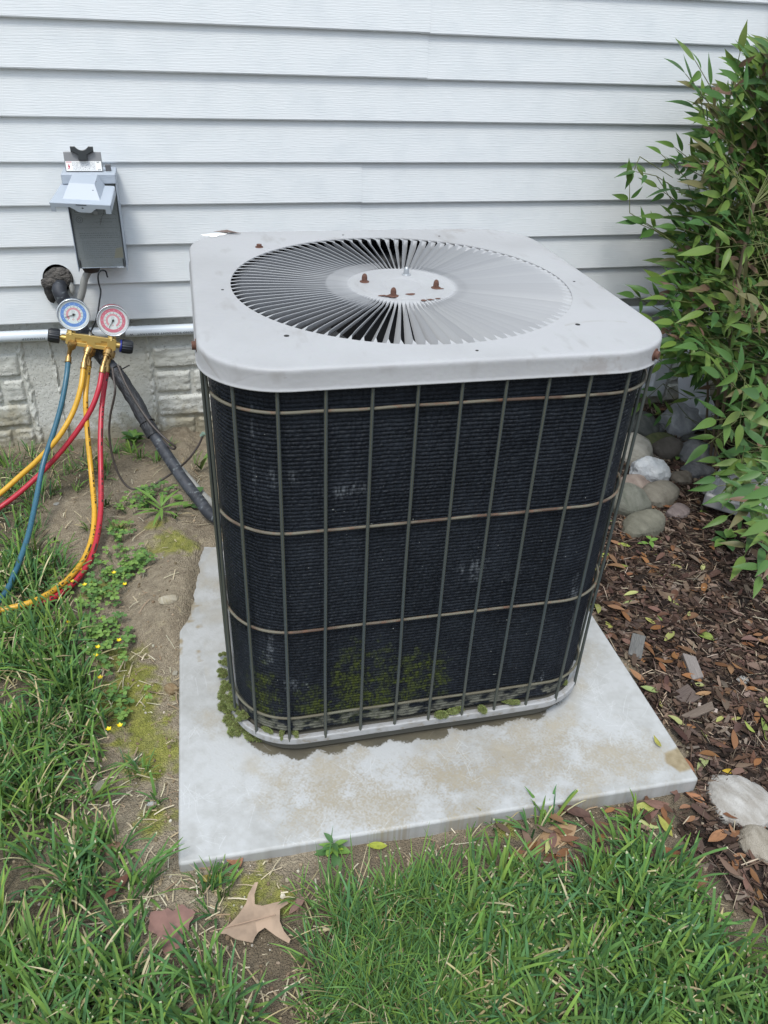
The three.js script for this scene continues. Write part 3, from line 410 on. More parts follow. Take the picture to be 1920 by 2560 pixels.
  const wireMat = std(0xffffff, 0.55, { map: tex(64, 512, (u, v) => { const a = fbm(v * 30, u * 3, 3, 251); return mix([0.052, 0.065, 0.069], [0.076, 0.076, 0.050], clamp((a - 0.45) * 4)); }) });
  const ringMats = [261, 262, 263, 264].map((s, k) => std(0xffffff, 0.7, { map: tex(2048, 8, (u, v) => { const a = fbm(u * 60, v, 4, s) + 0.5 * (fbm(u * 7, 3, 2, s + 4) - 0.5), b = fbm(u * 300, v * 2, 3, s + 9); let c = mix([0.140, 0.130, 0.098], [0.085, 0.052, 0.036], clamp((a - 0.50) * 6)); if (b > 0.6) c = mix(c, [0.17, 0.075, 0.042], (k === 3 ? 0.1 : 0.5) * clamp((b - 0.6) * 8)); return k === 3 ? mix(c, [0.13, 0.13, 0.09], 0.6) : c; }) }));
  const vgeo = []; for (let q = 0; q < 4; q++) { const g = new THREE.TubeGeometry(new THREE.CatmullRomCurve3([0, 1, 2, 3, 4].map(i => V(0.0012 * (hsh(q, i, 5) - 0.5), lerp(0.094, 0.782, i / 4), 0.0018 * (hsh(q, i, 6) - 0.5)))), 12, 0.0027, 8); vgeo.push(g); }
  const c0 = (() => { let b = 0, bd = 9; wl.forEach(p => { if (p.z > 0.3) { const d = Math.abs(p.x - 0.006); if (d < bd) { bd = d; b = p.s + (p.x - 0.006); } } }); return b / wl.len; })();
  for (let i = 0; i < NV; i++) { const p = pathAt(wl, c0 + i / NV), m = mesh('upright_wire', vgeo[i % 4], wireMat, cage); m.position.set(p.x, 0, p.z); m.rotation.y = Math.atan2(p.nx, p.nz); }
  [0.737, 0.541, 0.346, 0.147].forEach((y, k) => { const pts = []; for (let i = 0; i < 140; i++) { const p = pathAt(wl, i / 140); const o = -0.0050; pts.push(V(p.x + p.nx * o, y + 0.0016 * (n2(i * 0.3, k, 7) - 0.5), p.z + p.nz * o)); } mesh('ring_wire', new THREE.TubeGeometry(new THREE.CatmullRomCurve3(pts, true), 280, 0.0024, 8, true), ringMats[k], cage); });
  // base pan: rolled rim, slightly dented, on a hidden tray
  const base = part('base_pan', unit), bl = rsquare(0.3455, 0.3455, 0.118, 20, 30);
  const speck = std(0xffffff, 0.55, { map: tex(1024, 64, (u, v) => { const a = fbm(u * 260, v * 5, 3, 271), b = n2(u * 900, v * 18, 272); let c = mix([0.36, 0.36, 0.365], [0.29, 0.285, 0.275], clamp((a - 0.4) * 3)); if (b + a * 0.6 > 1.16) c = [0.26, 0.235, 0.20]; return c; }) });
  const wob = (p) => 0.0035 * (fbm(p.x * 9, p.z * 9, 3, 281) - 0.5);
  const rim = sweep(bl, [[-0.010, 0.1005], [-0.002, 0.1018], [0.0004, 0.1008], [0.0009, 0.099], [0.0008, 0.0880], [-0.0004, 0.0858], [-0.005, 0.0852]], 1, wob);
  { const P = rim.attributes.position; for (let i = 0; i < P.count; i++) P.setY(i, P.getY(i) + 0.004 * (fbm(P.getX(i) * 6 + 3, P.getZ(i) * 6 + 3, 2, 283) - 0.5)); rim.computeVertexNormals(); }
  mesh('rim', rim, speck, base);
  { const s = new THREE.Shape(); rsquare(0.332, 0.332, 0.112, 12, 6).forEach((p, i) => i ? s.lineTo(p.x, p.z) : s.moveTo(p.x, p.z)); const g = new THREE.ExtrudeGeometry(s, { depth: 0.036, bevelEnabled: false }); g.rotateX(Math.PI / 2); g.translate(0, 0.094, 0); mesh('tray', g, std([0.09, 0.085, 0.07], 0.85), base); }
  for (const [x, z] of [[-0.22, -0.22], [0.22, -0.22], [-0.22, 0.22], [0.22, 0.22]]) mesh('foot', gm(rbox(0.07, 0.010, 0.07, 0.004), x, 0.054, z), std([0.03, 0.03, 0.03], 0.8), base);
}
// ---------------------------------------------------------------- disconnect box on the wall
{
  const t = thing('disconnect_box', 'grey electrical disconnect box with its lid lifted open on the siding', 'electrical box', V(-0.080, 0.590, 0));
  const enamel = std(0xffffff, 0.45, { map: tex(256, 256, (u, v) => { const a = fbm(u * 9, v * 9, 4, 301), e = n2(u * 120, v * 120, 302); let c = mix([0.40, 0.445, 0.505], [0.345, 0.385, 0.44], clamp((a - 0.4) * 2)); if (e > 0.992) c = [0.06, 0.06, 0.07]; return c; }) });
  const inside = std(0xffffff, 0.6, { map: canvasTex(512, 1024, (g, w, h) => { // stamped lines and drawings, worn and dusty
    g.fillStyle = '#868b8c'; g.fillRect(0, 0, w, h);
    for (let i = 0; i < 2600; i++) { const y = rnd() * h, x = rnd() * w; g.fillStyle = rnd() < 0.5 ? 'rgba(90,92,88,0.25)' : 'rgba(140,142,134,0.18)'; g.fillRect(x, y, rr(2, 26), rr(1, 5)); }
    g.strokeStyle = 'rgba(52,54,56,0.75)'; g.lineWidth = 4; g.strokeRect(56, 300, 60, 60); g.beginPath(); g.arc(92, 445, 34, 0, 7); g.stroke(); g.beginPath(); g.arc(92, 445, 16, 0, 7); g.stroke();
    g.fillStyle = 'rgba(74,77,80,0.5)'; const dash = (y, x0, x1, th) => { for (let x = x0; x < x1;) { const l = rr(8, 22); g.fillRect(x, y + rr(-1, 1), Math.min(l, x1 - x), th); x += l + rr(4, 9); } };
    dash(320, 128, 290, 9); dash(372, 250, 470, 6); dash(432, 300, 480, 6); dash(470, 240, 440, 7); for (let i = 0; i < 3; i++) dash(600 + i * 26, 70, 470, 8); for (let i = 0; i < 9; i++) dash(700 + i * 24, 80, 460, 5);
    g.strokeStyle = 'rgba(58,60,62,0.5)'; g.lineWidth = 3; for (const y of [388, 540]) { g.beginPath(); g.moveTo(50, y); g.lineTo(480, y); g.stroke(); }
    for (let i = 0; i < 70; i++) { g.fillStyle = 'rgba(40,40,38,0.5)'; const a = i / 70; g.fillRect(330 + 30 * Math.sin(a * 5) + rr(-6, 6), 250 + a * 260, rr(2, 9), rr(2, 9)); }
    g.fillStyle = 'rgba(150,140,112,0.55)'; g.beginPath(); g.moveTo(400, 905); g.lineTo(500, 900); g.lineTo(505, 770); g.lineTo(430, 790); g.closePath(); g.fill();
    for (let i = 0; i < 900; i++) { g.fillStyle = 'rgba(130,122,98,0.25)'; g.fillRect(rnd() * w, h - Math.pow(rnd(), 2) * 190, rr(2, 12), rr(1, 4)); }
  }) });
  const dark = std([0.02, 0.02, 0.022], 0.6), W = 0.116, H = 0.214, Z = 0.086;
  const box = (n, w, h, d, x, y, z, m, p = t, r = 0.0015) => mesh(n, gm(rbox(w, h, d, r), x, y, z), m, p);
  // enclosure walls
  box('back_plate', W, H, 0.004, 0, H / 2, 0.004, enamel);
  box('side_wall', 0.0022, H + 0.006, Z - 0.004, -W / 2, H / 2 - 0.003, Z / 2 + 0.003, enamel); box('side_wall', 0.0022, H + 0.006, Z - 0.004, W / 2 + 0.003, H / 2 - 0.003, Z / 2 + 0.003, enamel);
  box('bottom_wall', W, 0.002, Z - 0.012, 0, 0.002, Z / 2, enamel);
  box('top_cap', W + 0.010, 0.024, Z + 0.004, 0.001, H + 0.004, Z / 2 + 0.002, enamel, t, 0.003);
  // dead front with its slot
  const front = part('front_panel', t), fp = 0.004, SL = [0.078, 0.030, 0.006, 0.168];           // slot: width, height, centre x, centre y
  const pg = (() => { const s = new THREE.Shape(); s.moveTo(-W / 2 + 0.003, 0.002); s.lineTo(W / 2 - 0.001, 0.002); s.lineTo(W / 2 - 0.001, H - 0.004); s.lineTo(-W / 2 + 0.003, H - 0.004); s.closePath(); const h = new THREE.Path(); const [sw, shh, sx, sy] = SL; h.moveTo(sx - sw / 2, sy - shh / 2); h.lineTo(sx - sw / 2, sy + shh / 2); h.lineTo(sx + sw / 2, sy + shh / 2); h.lineTo(sx + sw / 2, sy - shh / 2); h.closePath(); s.holes.push(h); const g = new THREE.ExtrudeGeometry(s, { depth: 0.002, bevelEnabled: true, bevelSize: 0.0008, bevelThickness: 0.0008, bevelSegments: 2 }); const P = g.attributes.position, a = new Float32Array(P.count * 2); for (let i = 0; i < P.count; i++) { a[2 * i] = P.getX(i) / W + 0.5; a[2 * i + 1] = P.getY(i) / H; } g.setAttribute('uv', new THREE.BufferAttribute(a, 2)); return g; })();
  const fpm = mesh('panel_sheet', pg, inside, front); fpm.position.set(0, 0, Z - 0.010);
  box('slot_back', 0.084, 0.036, 0.002, 0.006, 0.168, Z - 0.030, std([0.12, 0.125, 0.13], 0.6), front); mesh('slot_screw', gm(cyl(0.005, 0.005, 0.003, 16), 0.004, 0.171, Z - 0.026, Math.PI / 2), std([0.2, 0.2, 0.2], 0.4, { metalness: 0.8 }), front);
  box('latch_tab', 0.010, 0.009, 0.004, 0.004, 0.138, Z - 0.005, std([0.33, 0.345, 0.35], 0.55), front, 0.001);
  box('side_clip', 0.002, 0.022, 0.003, -W / 2 + 0.006, 0.013, Z - 0.005, dark, front); box('side_clip', 0.002, 0.022, 0.003, W / 2 - 0.004, 0.013, Z - 0.005, dark, front);
  // lifted lid: shallow tray with a raised hump, front lip with cut-outs
  const lid = part('lid', t); lid.position.set(-0.006, H - 0.010, Z + 0.002); lid.rotation.set(0.24, -0.13, 0);
  const LW = 0.136, LD = 0.098;
  { const s = new THREE.Shape(); s.moveTo(-LW / 2 + 0.010, 0); s.lineTo(LW / 2 - 0.004, 0); s.lineTo(LW / 2, LD); s.lineTo(-LW / 2, LD); s.closePath(); const g = new THREE.ExtrudeGeometry(s, { depth: 0.0018, bevelEnabled: true, bevelSize: 0.001, bevelThickness: 0.001, bevelSegments: 2 }); g.rotateX(Math.PI / 2); mesh('lid_sheet', g, enamel, lid); }
  { const ring = (hw, z0, z1, y) => [[-hw, y, z0], [hw, y, z0], [hw, y, z1], [-hw, y, z1]]; const A = ring(0.043, -0.002, 0.080, 0.000), B = ring(0.029, -0.001, 0.048, 0.026); const p = [], q = (a, b, c, d) => p.push(...a, ...b, ...c, ...a, ...c, ...d); for (let i = 0; i < 4; i++) q(A[i], A[(i + 1) % 4], B[(i + 1) % 4], B[i]); q(B[3], B[2], B[1], B[0]); const g = new THREE.BufferGeometry(); g.setAttribute('position', new THREE.Float32BufferAttribute(p, 3)); g.computeVertexNormals(); g.setAttribute('uv', new THREE.Float32BufferAttribute(new Float32Array(p.length / 3 * 2).fill(0.3), 2)); mesh('lid_hump', g, enamel, lid); }
  { const s = new THREE.Shape(), h = LW / 2; [[-h, 0], [h, 0], [h, -0.021], [h - 0.012, -0.021], [h - 0.012, -0.010], [h - 0.034, -0.010], [h - 0.046, -0.020], [-h + 0.062, -0.020], [-h + 0.044, -0.0085], [-h + 0.011, -0.0085], [-h + 0.011, -0.021], [-h, -0.021]].forEach(([x, y], i) => i ? s.lineTo(x, y) : s.moveTo(x, y)); s.closePath(); const ho = new THREE.Path(); ho.absarc(0.004, -0.010, 0.0025, 0, 7, true); s.holes.push(ho); const g = new THREE.ExtrudeGeometry(s, { depth: 0.0016, bevelEnabled: false }); mesh('lid_lip', gm(g, 0, 0.0, LD), enamel, lid); mesh('lip_slot', gm(new THREE.BoxGeometry(0.024, 0.0014, 0.0006), 0.002, -0.0018, LD + 0.0019), dark, lid); }
  mesh('lid_side', gm(rbox(0.0016, 0.018, LD - 0.006), LW / 2 - 0.001, -0.009, LD / 2, 0, 0.03, 0), enamel, lid); mesh('lid_side', gm(rbox(0.0016, 0.018, LD - 0.006), -LW / 2 + 0.005, -0.009, LD / 2, 0, -0.09, 0), enamel, lid);
  for (const [x, z, a] of [[0.026, 0.062, 0.3], [0.031, 0.035, 0.2]]) mesh('scuff', gm(new THREE.BoxGeometry(a * 0.012, 0.0004, 0.0012), x, z > 0.05 ? 0.0165 : 0.0266, z > 0.05 ? 0.060 : z, z > 0.05 ? 0.69 : 0), dark, lid);
  // switch pull-out parked on top: plate, T handle, warning label (upside down)
  const pull = part('pull_out_switch', t); pull.position.set(-0.008, H + 0.0165, 0.066); pull.rotation.x = -0.20;
  box('switch_plate', 0.086, 0.044, 0.006, 0, 0.022, 0, std([0.25, 0.25, 0.255], 0.5, { metalness: 0.3 }), pull);
  const label = canvasTex(512, 128, (g, w, h) => {
    g.fillStyle = '#f2f2f0'; g.fillRect(0, 0, w, h); g.save(); g.translate(w, h); g.rotate(Math.PI);
    g.fillStyle = '#2a2a2a'; g.font = 'bold 26px sans-serif'; g.fillText('OFF', 14, 26); g.fillText('ON', 26, 122); g.fillStyle = '#9a9da2'; g.fillRect(88, 0, 3, h);
    for (let r = 0; r < 8; r++) { let x = 98; while (x < 418) { const l = rr(4, 14); g.fillStyle = `rgba(110,115,122,${rr(0.5, 0.95)})`; g.fillRect(x, 10 + r * 14 + rr(-2, 2), l, rr(5, 9)); x += l + rr(2, 6); } }
    g.fillStyle = '#c2123c'; g.beginPath(); g.moveTo(470, 20); g.lineTo(452, 66); g.lineTo(464, 68); g.lineTo(462, 104); g.lineTo(484, 56); g.lineTo(472, 54); g.lineTo(484, 22); g.closePath(); g.fill(); g.fillRect(424, 112, 80, 8); g.restore();
  });
  mesh('warning_label', gm(new THREE.PlaneGeometry(0.082, 0.0215), 0, 0.0125, 0.0034), std(0xffffff, 0.5, { map: label }), pull);
  { const s = new THREE.Shape(); s.moveTo(-0.0245, 0.020); s.lineTo(-0.0165, 0.020); s.quadraticCurveTo(-0.009, 0.0115, 0, 0.0115); s.quadraticCurveTo(0.009, 0.0115, 0.0165, 0.020); s.lineTo(0.0245, 0.020); s.lineTo(0.0245, 0.011); s.quadraticCurveTo(0.016, 0.008, 0.009, 0.003); s.lineTo(0.009, -0.008); s.lineTo(-0.009, -0.008); s.lineTo(-0.009, 0.003); s.quadraticCurveTo(-0.016, 0.008, -0.0245, 0.011); s.closePath();
    mesh('pull_handle', gm(new THREE.ExtrudeGeometry(s, { depth: 0.010, bevelEnabled: true, bevelSize: 0.0015, bevelThickness: 0.0015, bevelSegments: 2 }), 0.001, 0.034, 0.002), std([0.022, 0.025, 0.026], 0.4), pull); }
  box('hinge_post', 0.013, 0.016, 0.010, 0.047, H + 0.023, 0.055, std([0.10, 0.10, 0.105], 0.5));
  mesh('conduit_hub', gm(new THREE.CylinderGeometry(0.027, 0.020, 0.014, 6), -0.030, -0.010, 0.045), std([0.035, 0.022, 0.02], 0.6), t);
}
// ---------------------------------------------------------------- refrigerant line and cables
const tapeMat = std(0xffffff, 0.55, { map: tex(256, 256, (u, v) => { const a = fbm(u * 14, v * 30, 4, 321), b = fbm(u * 60, v * 60, 3, 322); return mix([0.012, 0.013, 0.016], [0.045, 0.05, 0.06], clamp((a - 0.45) * 3) * 0.6 + clamp((b - 0.6) * 4) * 0.5); }), bumpMap: tex(256, 256, (u, v) => fbm(u * 24, v * 60, 4, 323), { srgb: false }), bumpScale: 0.002 });
const foamMat = std(0xffffff, 0.6, { map: tex(256, 256, (u, v) => { const a = fbm(u * 40, v * 5, 4, 326), b = fbm(u * 90, v * 9, 3, 327); let c = mix([0.022, 0.025, 0.033], [0.060, 0.066, 0.080], clamp((a - 0.4) * 2)); if (b > 0.68) c = mix(c, [0.15, 0.17, 0.18], clamp((b - 0.68) * 6)); return c; }) });
{
  const t = thing('line_set', 'black foam insulated refrigerant line slanting from wall hole to air conditioner', 'pipe');
  const bent = (pts, r, seg, wob, s) => { // slightly lumpy insulation
    const c = new THREE.CatmullRomCurve3(pts, false, 'centripetal'), g = new THREE.TubeGeometry(c, seg, r, 20), P = g.attributes.position, N = g.attributes.normal; for (let i = 0; i < P.count; i++) { const k = wob * (fbm3(P.getX(i) * 30, P.getY(i) * 30, P.getZ(i) * 30, 3, s) - 0.5); P.setXYZ(i, P.getX(i) + N.getX(i) * k, P.getY(i) + N.getY(i) * k, P.getZ(i) + N.getZ(i) * k); } g.computeVertexNormals(); return g; };
  const A = [V(-0.202, 0.540, -0.05), V(-0.199, 0.531, 0.005), dZ(128, 628, 0.030), dZ(156, 680, 0.042), dY(200, 745, 0.392), dY(252, 808, 0.335)];
  const B = [dY(252, 808, 0.335), dY(285, 855, 0.293), dY(320, 918, 0.236), dY(333, 940, 0.215)], C = [dY(333, 940, 0.215), dY(352, 970, 0.191), dY(390, 1028, 0.147), dY(430, 1080, 0.110), dY(465, 1118, 0.090), V(0.27, 0.09, 0.585)];
  mesh('insulation_sleeve', bent(A, 0.0182, 70, 0.003, 331), foamMat, t);
  mesh('tape_wrap', bent(B, 0.0190, 60, 0.008, 332), tapeMat, t); mesh('tape_wrap', bent([dY(190, 733, 0.402), dY(210, 757, 0.381), dY(228, 778, 0.362)], 0.0205, 30, 0.006, 333), tapeMat, t);
  mesh('insulation_sleeve', bent(C, 0.0152, 80, 0.002, 334), foamMat, t);
  const tie = (p, d, r, tail) => { const g = new THREE.TorusGeometry(r, 0.0016, 6, 28), m = mesh('cable_tie', g, std([0.012, 0.012, 0.014], 0.5), t); orient(m, p, d, V(0, 1, 0)); if (tail) mesh('tie_tail', tube(tail, 0.0017, 12, 6), std([0.012, 0.012, 0.014], 0.5), t); };
  const p1 = dY(247, 802, 0.34); tie(p1, dY(285, 855, 0.293).sub(dY(230, 780, 0.36)), 0.0205, [p1.clone().add(V(0.016, 0.008, 0.014)), dZ(268, 795, p1.z + 0.02), dZ(279, 789, p1.z + 0.022)]);
  tie(dY(318, 914, 0.239), dY(333, 940, 0.215).sub(dY(300, 880, 0.27)), 0.0200);
}
{ // sealing putty round the hole
  const t = thing('duct_seal_putty', 'crumbling dark grey putty stuffed round the pipe hole in the siding', 'putty', V(-0.204, 0.541, 0));
  const mat = std(0xffffff, 0.9, { map: tex(256, 256, (u, v) => { const a = fbm(u * 10, v * 10, 5, 341), b = n2(u * 70, v * 70, 342); let c = mix([0.055, 0.05, 0.046], [0.165, 0.15, 0.135], clamp((a - 0.3) * 2)); if (b > 0.93) c = [0.30, 0.29, 0.27]; return c; }), bumpMap: tex(256, 256, (u, v) => fbm(u * 30, v * 30, 4, 343), { srgb: false }), bumpScale: 0.006 });
  const lump = (n, rx, ry, rz, x, y, z, s, m = mat) => { const g = new THREE.IcosahedronGeometry(1, 14), P = g.attributes.position; for (let i = 0; i < P.count; i++) { const X = P.getX(i), Y = P.getY(i), Z = P.getZ(i), k = 0.72 + 0.55 * fbm3(X * 1.7 + s, Y * 1.7, Z * 1.7, 4, 345) + 0.12 * (Math.abs(fbm3(X * 4 + s, Y * 4, Z * 4, 2, 346) - 0.5)); P.setXYZ(i, X * k * rx, Y * k * ry, Z * k * rz); } g.computeVertexNormals(); mesh(n, gm(g, x, y, z), m, t); };
  lump('putty_lump', 0.032, 0.021, 0.018, 0.002, 0.010, 0.002, 1); lump('putty_lump', 0.026, 0.017, 0.022, -0.018, -0.006, 0.008, 5); lump('putty_lump', 0.017, 0.032, 0.014, -0.022, -0.026, 0.004, 9, std([0.028, 0.026, 0.025], 0.75)); lump('putty_lump', 0.014, 0.018, 0.013, 0.024, 0.002, 0.004, 13);
  lump('pale_filler', 0.0065, 0.020, 0.008, 0.031, -0.022, 0.006, 17, std([0.42, 0.42, 0.40], 0.8));
}
{ // grey electrical conduit from the box, running behind the gauges to the unit
  const t = thing('electrical_whip', 'grey flexible conduit dropping from the disconnect box to the air conditioner', 'conduit');
  mesh('conduit_body', tube([V(-0.110, 0.585, 0.045), dZ(184, 600, 0.045), dZ(178, 630, 0.042), dZ(168, 672, 0.036), dZ(180, 725, 0.03), dZ(230, 790, 0.045), dY(300, 885, 0.215), dY(372, 990, 0.120), dY(418, 1045, 0.090), dY(450, 1080, 0.068), V(0.22, 0.07, 0.585)], 0.0092, 120, 12), std([0.30, 0.30, 0.285], 0.5), t);
}
{ // control cable
  const t = thing('control_cable', 'thin brown control cable looping from the insulated line to the unit', 'cable'), m = std([0.055, 0.043, 0.038], 0.45);
  mesh('cable', tube([dY(243, 796, 0.375), dY(246, 820, 0.355), dY(249, 842, 0.335), dY(238, 900, 0.26), dY(236, 935, 0.215), dY(244, 990, 0.15), dY(262, 1035, 0.098), dY(282, 1055, 0.075), dY(315, 1054, 0.075), dY(360, 1030, 0.10), dY(405, 994, 0.15), dY(430, 960, 0.19), dY(437, 943, 0.21)], 0.0029, 160, 8), m, t);
  mesh('spare_loop', tube([dY(255, 790, 0.372), dY(272, 830, 0.335), dY(300, 878, 0.288), dY(330, 920, 0.25), dY(360, 950, 0.225), dY(379, 966, 0.205), dY(374, 970, 0.197), dY(345, 945, 0.215), dY(325, 925, 0.23)], 0.0030, 120, 8), m, t);
  mesh('connector', gm(cyl(0.006, 0.006, 0.012, 10), ...dY(438, 939, 0.213).toArray(), 0.2, 0, -0.6), std([0.30, 0.42, 0.34], 0.4, { metalness: 0.5 }), t);
}
// ---------------------------------------------------------------- manifold gauge set
const brass = std([0.86, 0.60, 0.20], 0.28, { metalness: 0.85 }), brassOld = std([0.44, 0.29, 0.12], 0.36, { metalness: 0.9 });
const mani = thing('manifold_gauge_set', 'brass manifold with one blue and one red dial gauge hanging from wire hook', 'gauge set', dY(197, 737, 0.420));
mani.rotation.set(-0.16, 0.06, -0.235, 'ZYX'); mani.updateMatrixWorld();
{
  const body = part('manifold_body', mani);
  const bs = new THREE.Shape(); [[-0.061, -0.012], [-0.056, -0.015], [0.056, -0.015], [0.061, -0.012], [0.061, 0.012], [0.056, 0.015], [-0.056, 0.015], [-0.061, 0.012]].forEach(([x, y], i) => i ? bs.lineTo(x, y) : bs.moveTo(x, y)); bs.closePath();
  const slot = (x0, x1, y0, y1, x2) => { const p = new THREE.Path(); const q = [[x0, y0], [x0, y1], [x2, y1], [x2, (y0 + y1) / 2], [x1, (y0 + y1) / 2], [x1, y0]]; q.forEach(([x, y], i) => i ? p.lineTo(x, y) : p.moveTo(x, y)); p.closePath(); return p; };
  bs.holes.push(slot(-0.040, -0.010, -0.0065, 0.0065, -0.024), slot(0.040, 0.010, -0.0065, 0.0065, 0.024));
  mesh('front_casting', gm(new THREE.ExtrudeGeometry(bs, { depth: 0.006, bevelEnabled: true, bevelSize: 0.001, bevelThickness: 0.001, bevelSegments: 2 }), 0, 0, 0.004), brass, body);
  mesh('back_casting', gm(rbox(0.120, 0.029, 0.014, 0.003), 0, 0, -0.004), brass, body);
  for (const s of [-1, 1]) mesh('slot_rib', gm(rbox(0.026, 0.0028, 0.003, 0.001), s * 0.025, 0.001 * s, 0.0055), brass, body);
  for (const s of [-1, 1]) {
    mesh('gauge_boss', gm(join([gm(cyl(0.010, 0.012, 0.010, 20), 0, 0.016, 0), gm(cyl(0.0065, 0.0065, 0.012, 16), 0, 0.022, 0)]), s * 0.050, 0, 0), brass, body);
    mesh('gauge_nut', gm(rbox(0.015, 0.011, 0.014, 0.0015), s * 0.050, 0.0275, 0), brass, body);
    mesh('valve_stem', gm(join([gm(cyl(0.0085, 0.0085, 0.012, 6), 0, 0, 0), gm(cyl(0.005, 0.005, 0.022, 14), 0, 0.010, 0)]), s * 0.067, 0, 0.001, 0, 0, -s * Math.PI / 2), brass, body);
    // fluted black hand wheel
    const kn = part('hand_wheel', mani); kn.position.set(s * 0.090, s < 0 ? 0.001 : -0.001, 0.001); kn.rotation.set(0, 0, -s * Math.PI / 2);
    const prof = [[0.0001, -0.014], [0.0150, -0.014], [0.0185, -0.012], [0.0182, 0.008], [0.0155, 0.0145], [0.0135, 0.0150], [0.0125, 0.0130], [0.0001, 0.0130]];
    const kg = surf(96, prof.length - 1, (u, v, i, j) => { const [r, y] = prof[j], a = u * 2 * Math.PI, f = r > 0.014 ? 1 - 0.055 * Math.pow(0.5 + 0.5 * Math.cos(a * 16), 3) : 1; return [r * f * Math.cos(a), y, r * f * Math.sin(a)]; });
    mesh('grip', kg, std([0.014, 0.016, 0.020], 0.38), kn); mesh('bore', gm(cyl(0.0122, 0.0122, 0.001, 24), 0, 0.0134, 0), std([0.01, 0.01, 0.01], 0.7), kn);
    if (s > 0) mesh('colour_collar', gm(cyl(0.0172, 0.0172, 0.004, 32), 0, -0.0165, 0), std([0.02, 0.03, 0.22], 0.4), kn);
    // gauge
    const red = s > 0, ga = part('gauge', mani); ga.position.set(s * 0.048, 0.064, 0.012); ga.rotation.x = 0.0; tag(ga, red ? 'red pressure gauge dial' : 'blue pressure gauge dial');
    const R = 0.0400;
    mesh('case', new THREE.LatheGeometry([[0.0001, -0.030], [R - 0.005, -0.030], [R - 0.002, -0.027], [R - 0.0015, -0.002], [R - 0.003, 0]].map(([r, y]) => new THREE.Vector2(r, y)), 56).rotateX(Math.PI / 2), red ? std([0.30, 0.03, 0.045], 0.4) : std([0.035, 0.06, 0.10], 0.4), ga);
    mesh('bezel', new THREE.LatheGeometry([[R - 0.0035, 0.001], [R - 0.002, 0.004], [R, 0.0036], [R + 0.0006, 0.0008], [R - 0.0005, -0.003]].map(([r, y]) => new THREE.Vector2(r, y)), 56).rotateX(Math.PI / 2), std([0.62, 0.65, 0.68], 0.22, { metalness: 0.55 }), ga);
    const dial = canvasTex(512, 512, (g, w) => {
      const c = w / 2, ring = (r0, r1, col, a0, a1) => { g.fillStyle = col; g.beginPath(); g.arc(c, c, r1 * c, a0, a1); g.arc(c, c, r0 * c, a1, a0, true); g.closePath(); g.fill(); };
      g.fillStyle = '#f1f4f4'; g.fillRect(0, 0, w, w); const S = 2.2, E = S + 5.0;
      ring(0.62, 0.84, red ? '#e47a8e' : '#6f9be0', 0, 6.29); ring(0.52, 0.62, '#eef6f4', 0, 6.29); ring(0.34, 0.48, '#eaa3ad', S, E);  // ring tints paled: sky glare on the glass put into the print colours
      for (let i = 0; i <= 60; i++) { const a = S + (E - S) * i / 60, b = i % 5 === 0; g.strokeStyle = '#20302c'; g.lineWidth = b ? 4 : 1.6; g.beginPath(); g.moveTo(c + 0.53 * c * Math.cos(a), c + 0.53 * c * Math.sin(a)); g.lineTo(c + (b ? 0.61 : 0.57) * c * Math.cos(a), c + (b ? 0.61 : 0.57) * c * Math.sin(a)); g.stroke(); if (b) { g.fillStyle = '#dfeaf2'; g.fillRect(c + 0.72 * c * Math.cos(a) - 8, c + 0.72 * c * Math.sin(a) - 4, 16, 8); g.fillStyle = '#2d8f63'; g.fillRect(c + 0.50 * c * Math.cos(a) - 6, c + 0.50 * c * Math.sin(a) - 3, 12, 6); } }
      g.fillStyle = '#37a37c'; for (let i = 0; i < 4; i++) g.fillRect(c - 0.70 * c + i * 14, c + 0.50 * c + i * 12, 12, 7);
      g.fillStyle = '#8c9296'; for (let r = 0; r < 5; r++) g.fillRect(c - 40 + r * 4, c - 66 + r * 20 + (r > 2 ? 34 : 0), 60 - r * 6, 6);
      g.strokeStyle = '#c33'; g.lineWidth = 4; g.beginPath(); g.arc(c + 4, c + 84, 12, 0, 7); g.stroke();
    });
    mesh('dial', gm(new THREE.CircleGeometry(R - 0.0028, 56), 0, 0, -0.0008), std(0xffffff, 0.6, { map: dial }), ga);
    const nd = mesh('needle', gm(join([gm(new THREE.BoxGeometry(0.0012, 0.026, 0.0006), 0, 0.008, 0), gm(cyl(0.003, 0.003, 0.0012, 16), 0, 0, 0, Math.PI / 2)]), 0, 0, 0.0008), std([0.03, 0.03, 0.035], 0.4), ga); nd.rotation.z = red ? 2.75 : 2.05;
    mesh('lens', gm(cyl(R - 0.003, R - 0.003, 0.0012, 48), 0, 0, 0.0026, Math.PI / 2), phys([0.97, 0.98, 0.98], 0.03, { transmission: 1, thickness: 0, ior: 1.5 }), ga);
  }
  mesh('rod_socket', gm(join([gm(cyl(0.005, 0.006, 0.006, 12), 0, 0.015, 0), gm(cyl(0.0038, 0.0038, 0.008, 6), 0, 0.020, 0)]), -0.004, 0, 0), std([0.5, 0.5, 0.48], 0.3, { metalness: 0.8 }), mani);
  const inv = mani.matrixWorld.clone().invert(), Lc = p => p.applyMatrix4(inv);
  mesh('hook_rod', tube([V(-0.004, 0.022, 0), Lc(dZ(208, 690, 0.135)), Lc(dZ(215, 650, 0.115)), Lc(dZ(217.5, 628, 0.105)), Lc(dZ(213, 610, 0.100)), Lc(dZ(212, 595, 0.097)), Lc(dZ(215, 587, 0.094)), Lc(dZ(222, 584, 0.088)), Lc(dZ(228, 586, 0.086)), Lc(dZ(232, 598, 0.088))], 0.0021, 100, 8), std([0.03, 0.032, 0.036], 0.3, { metalness: 0.6 }), mani);
}
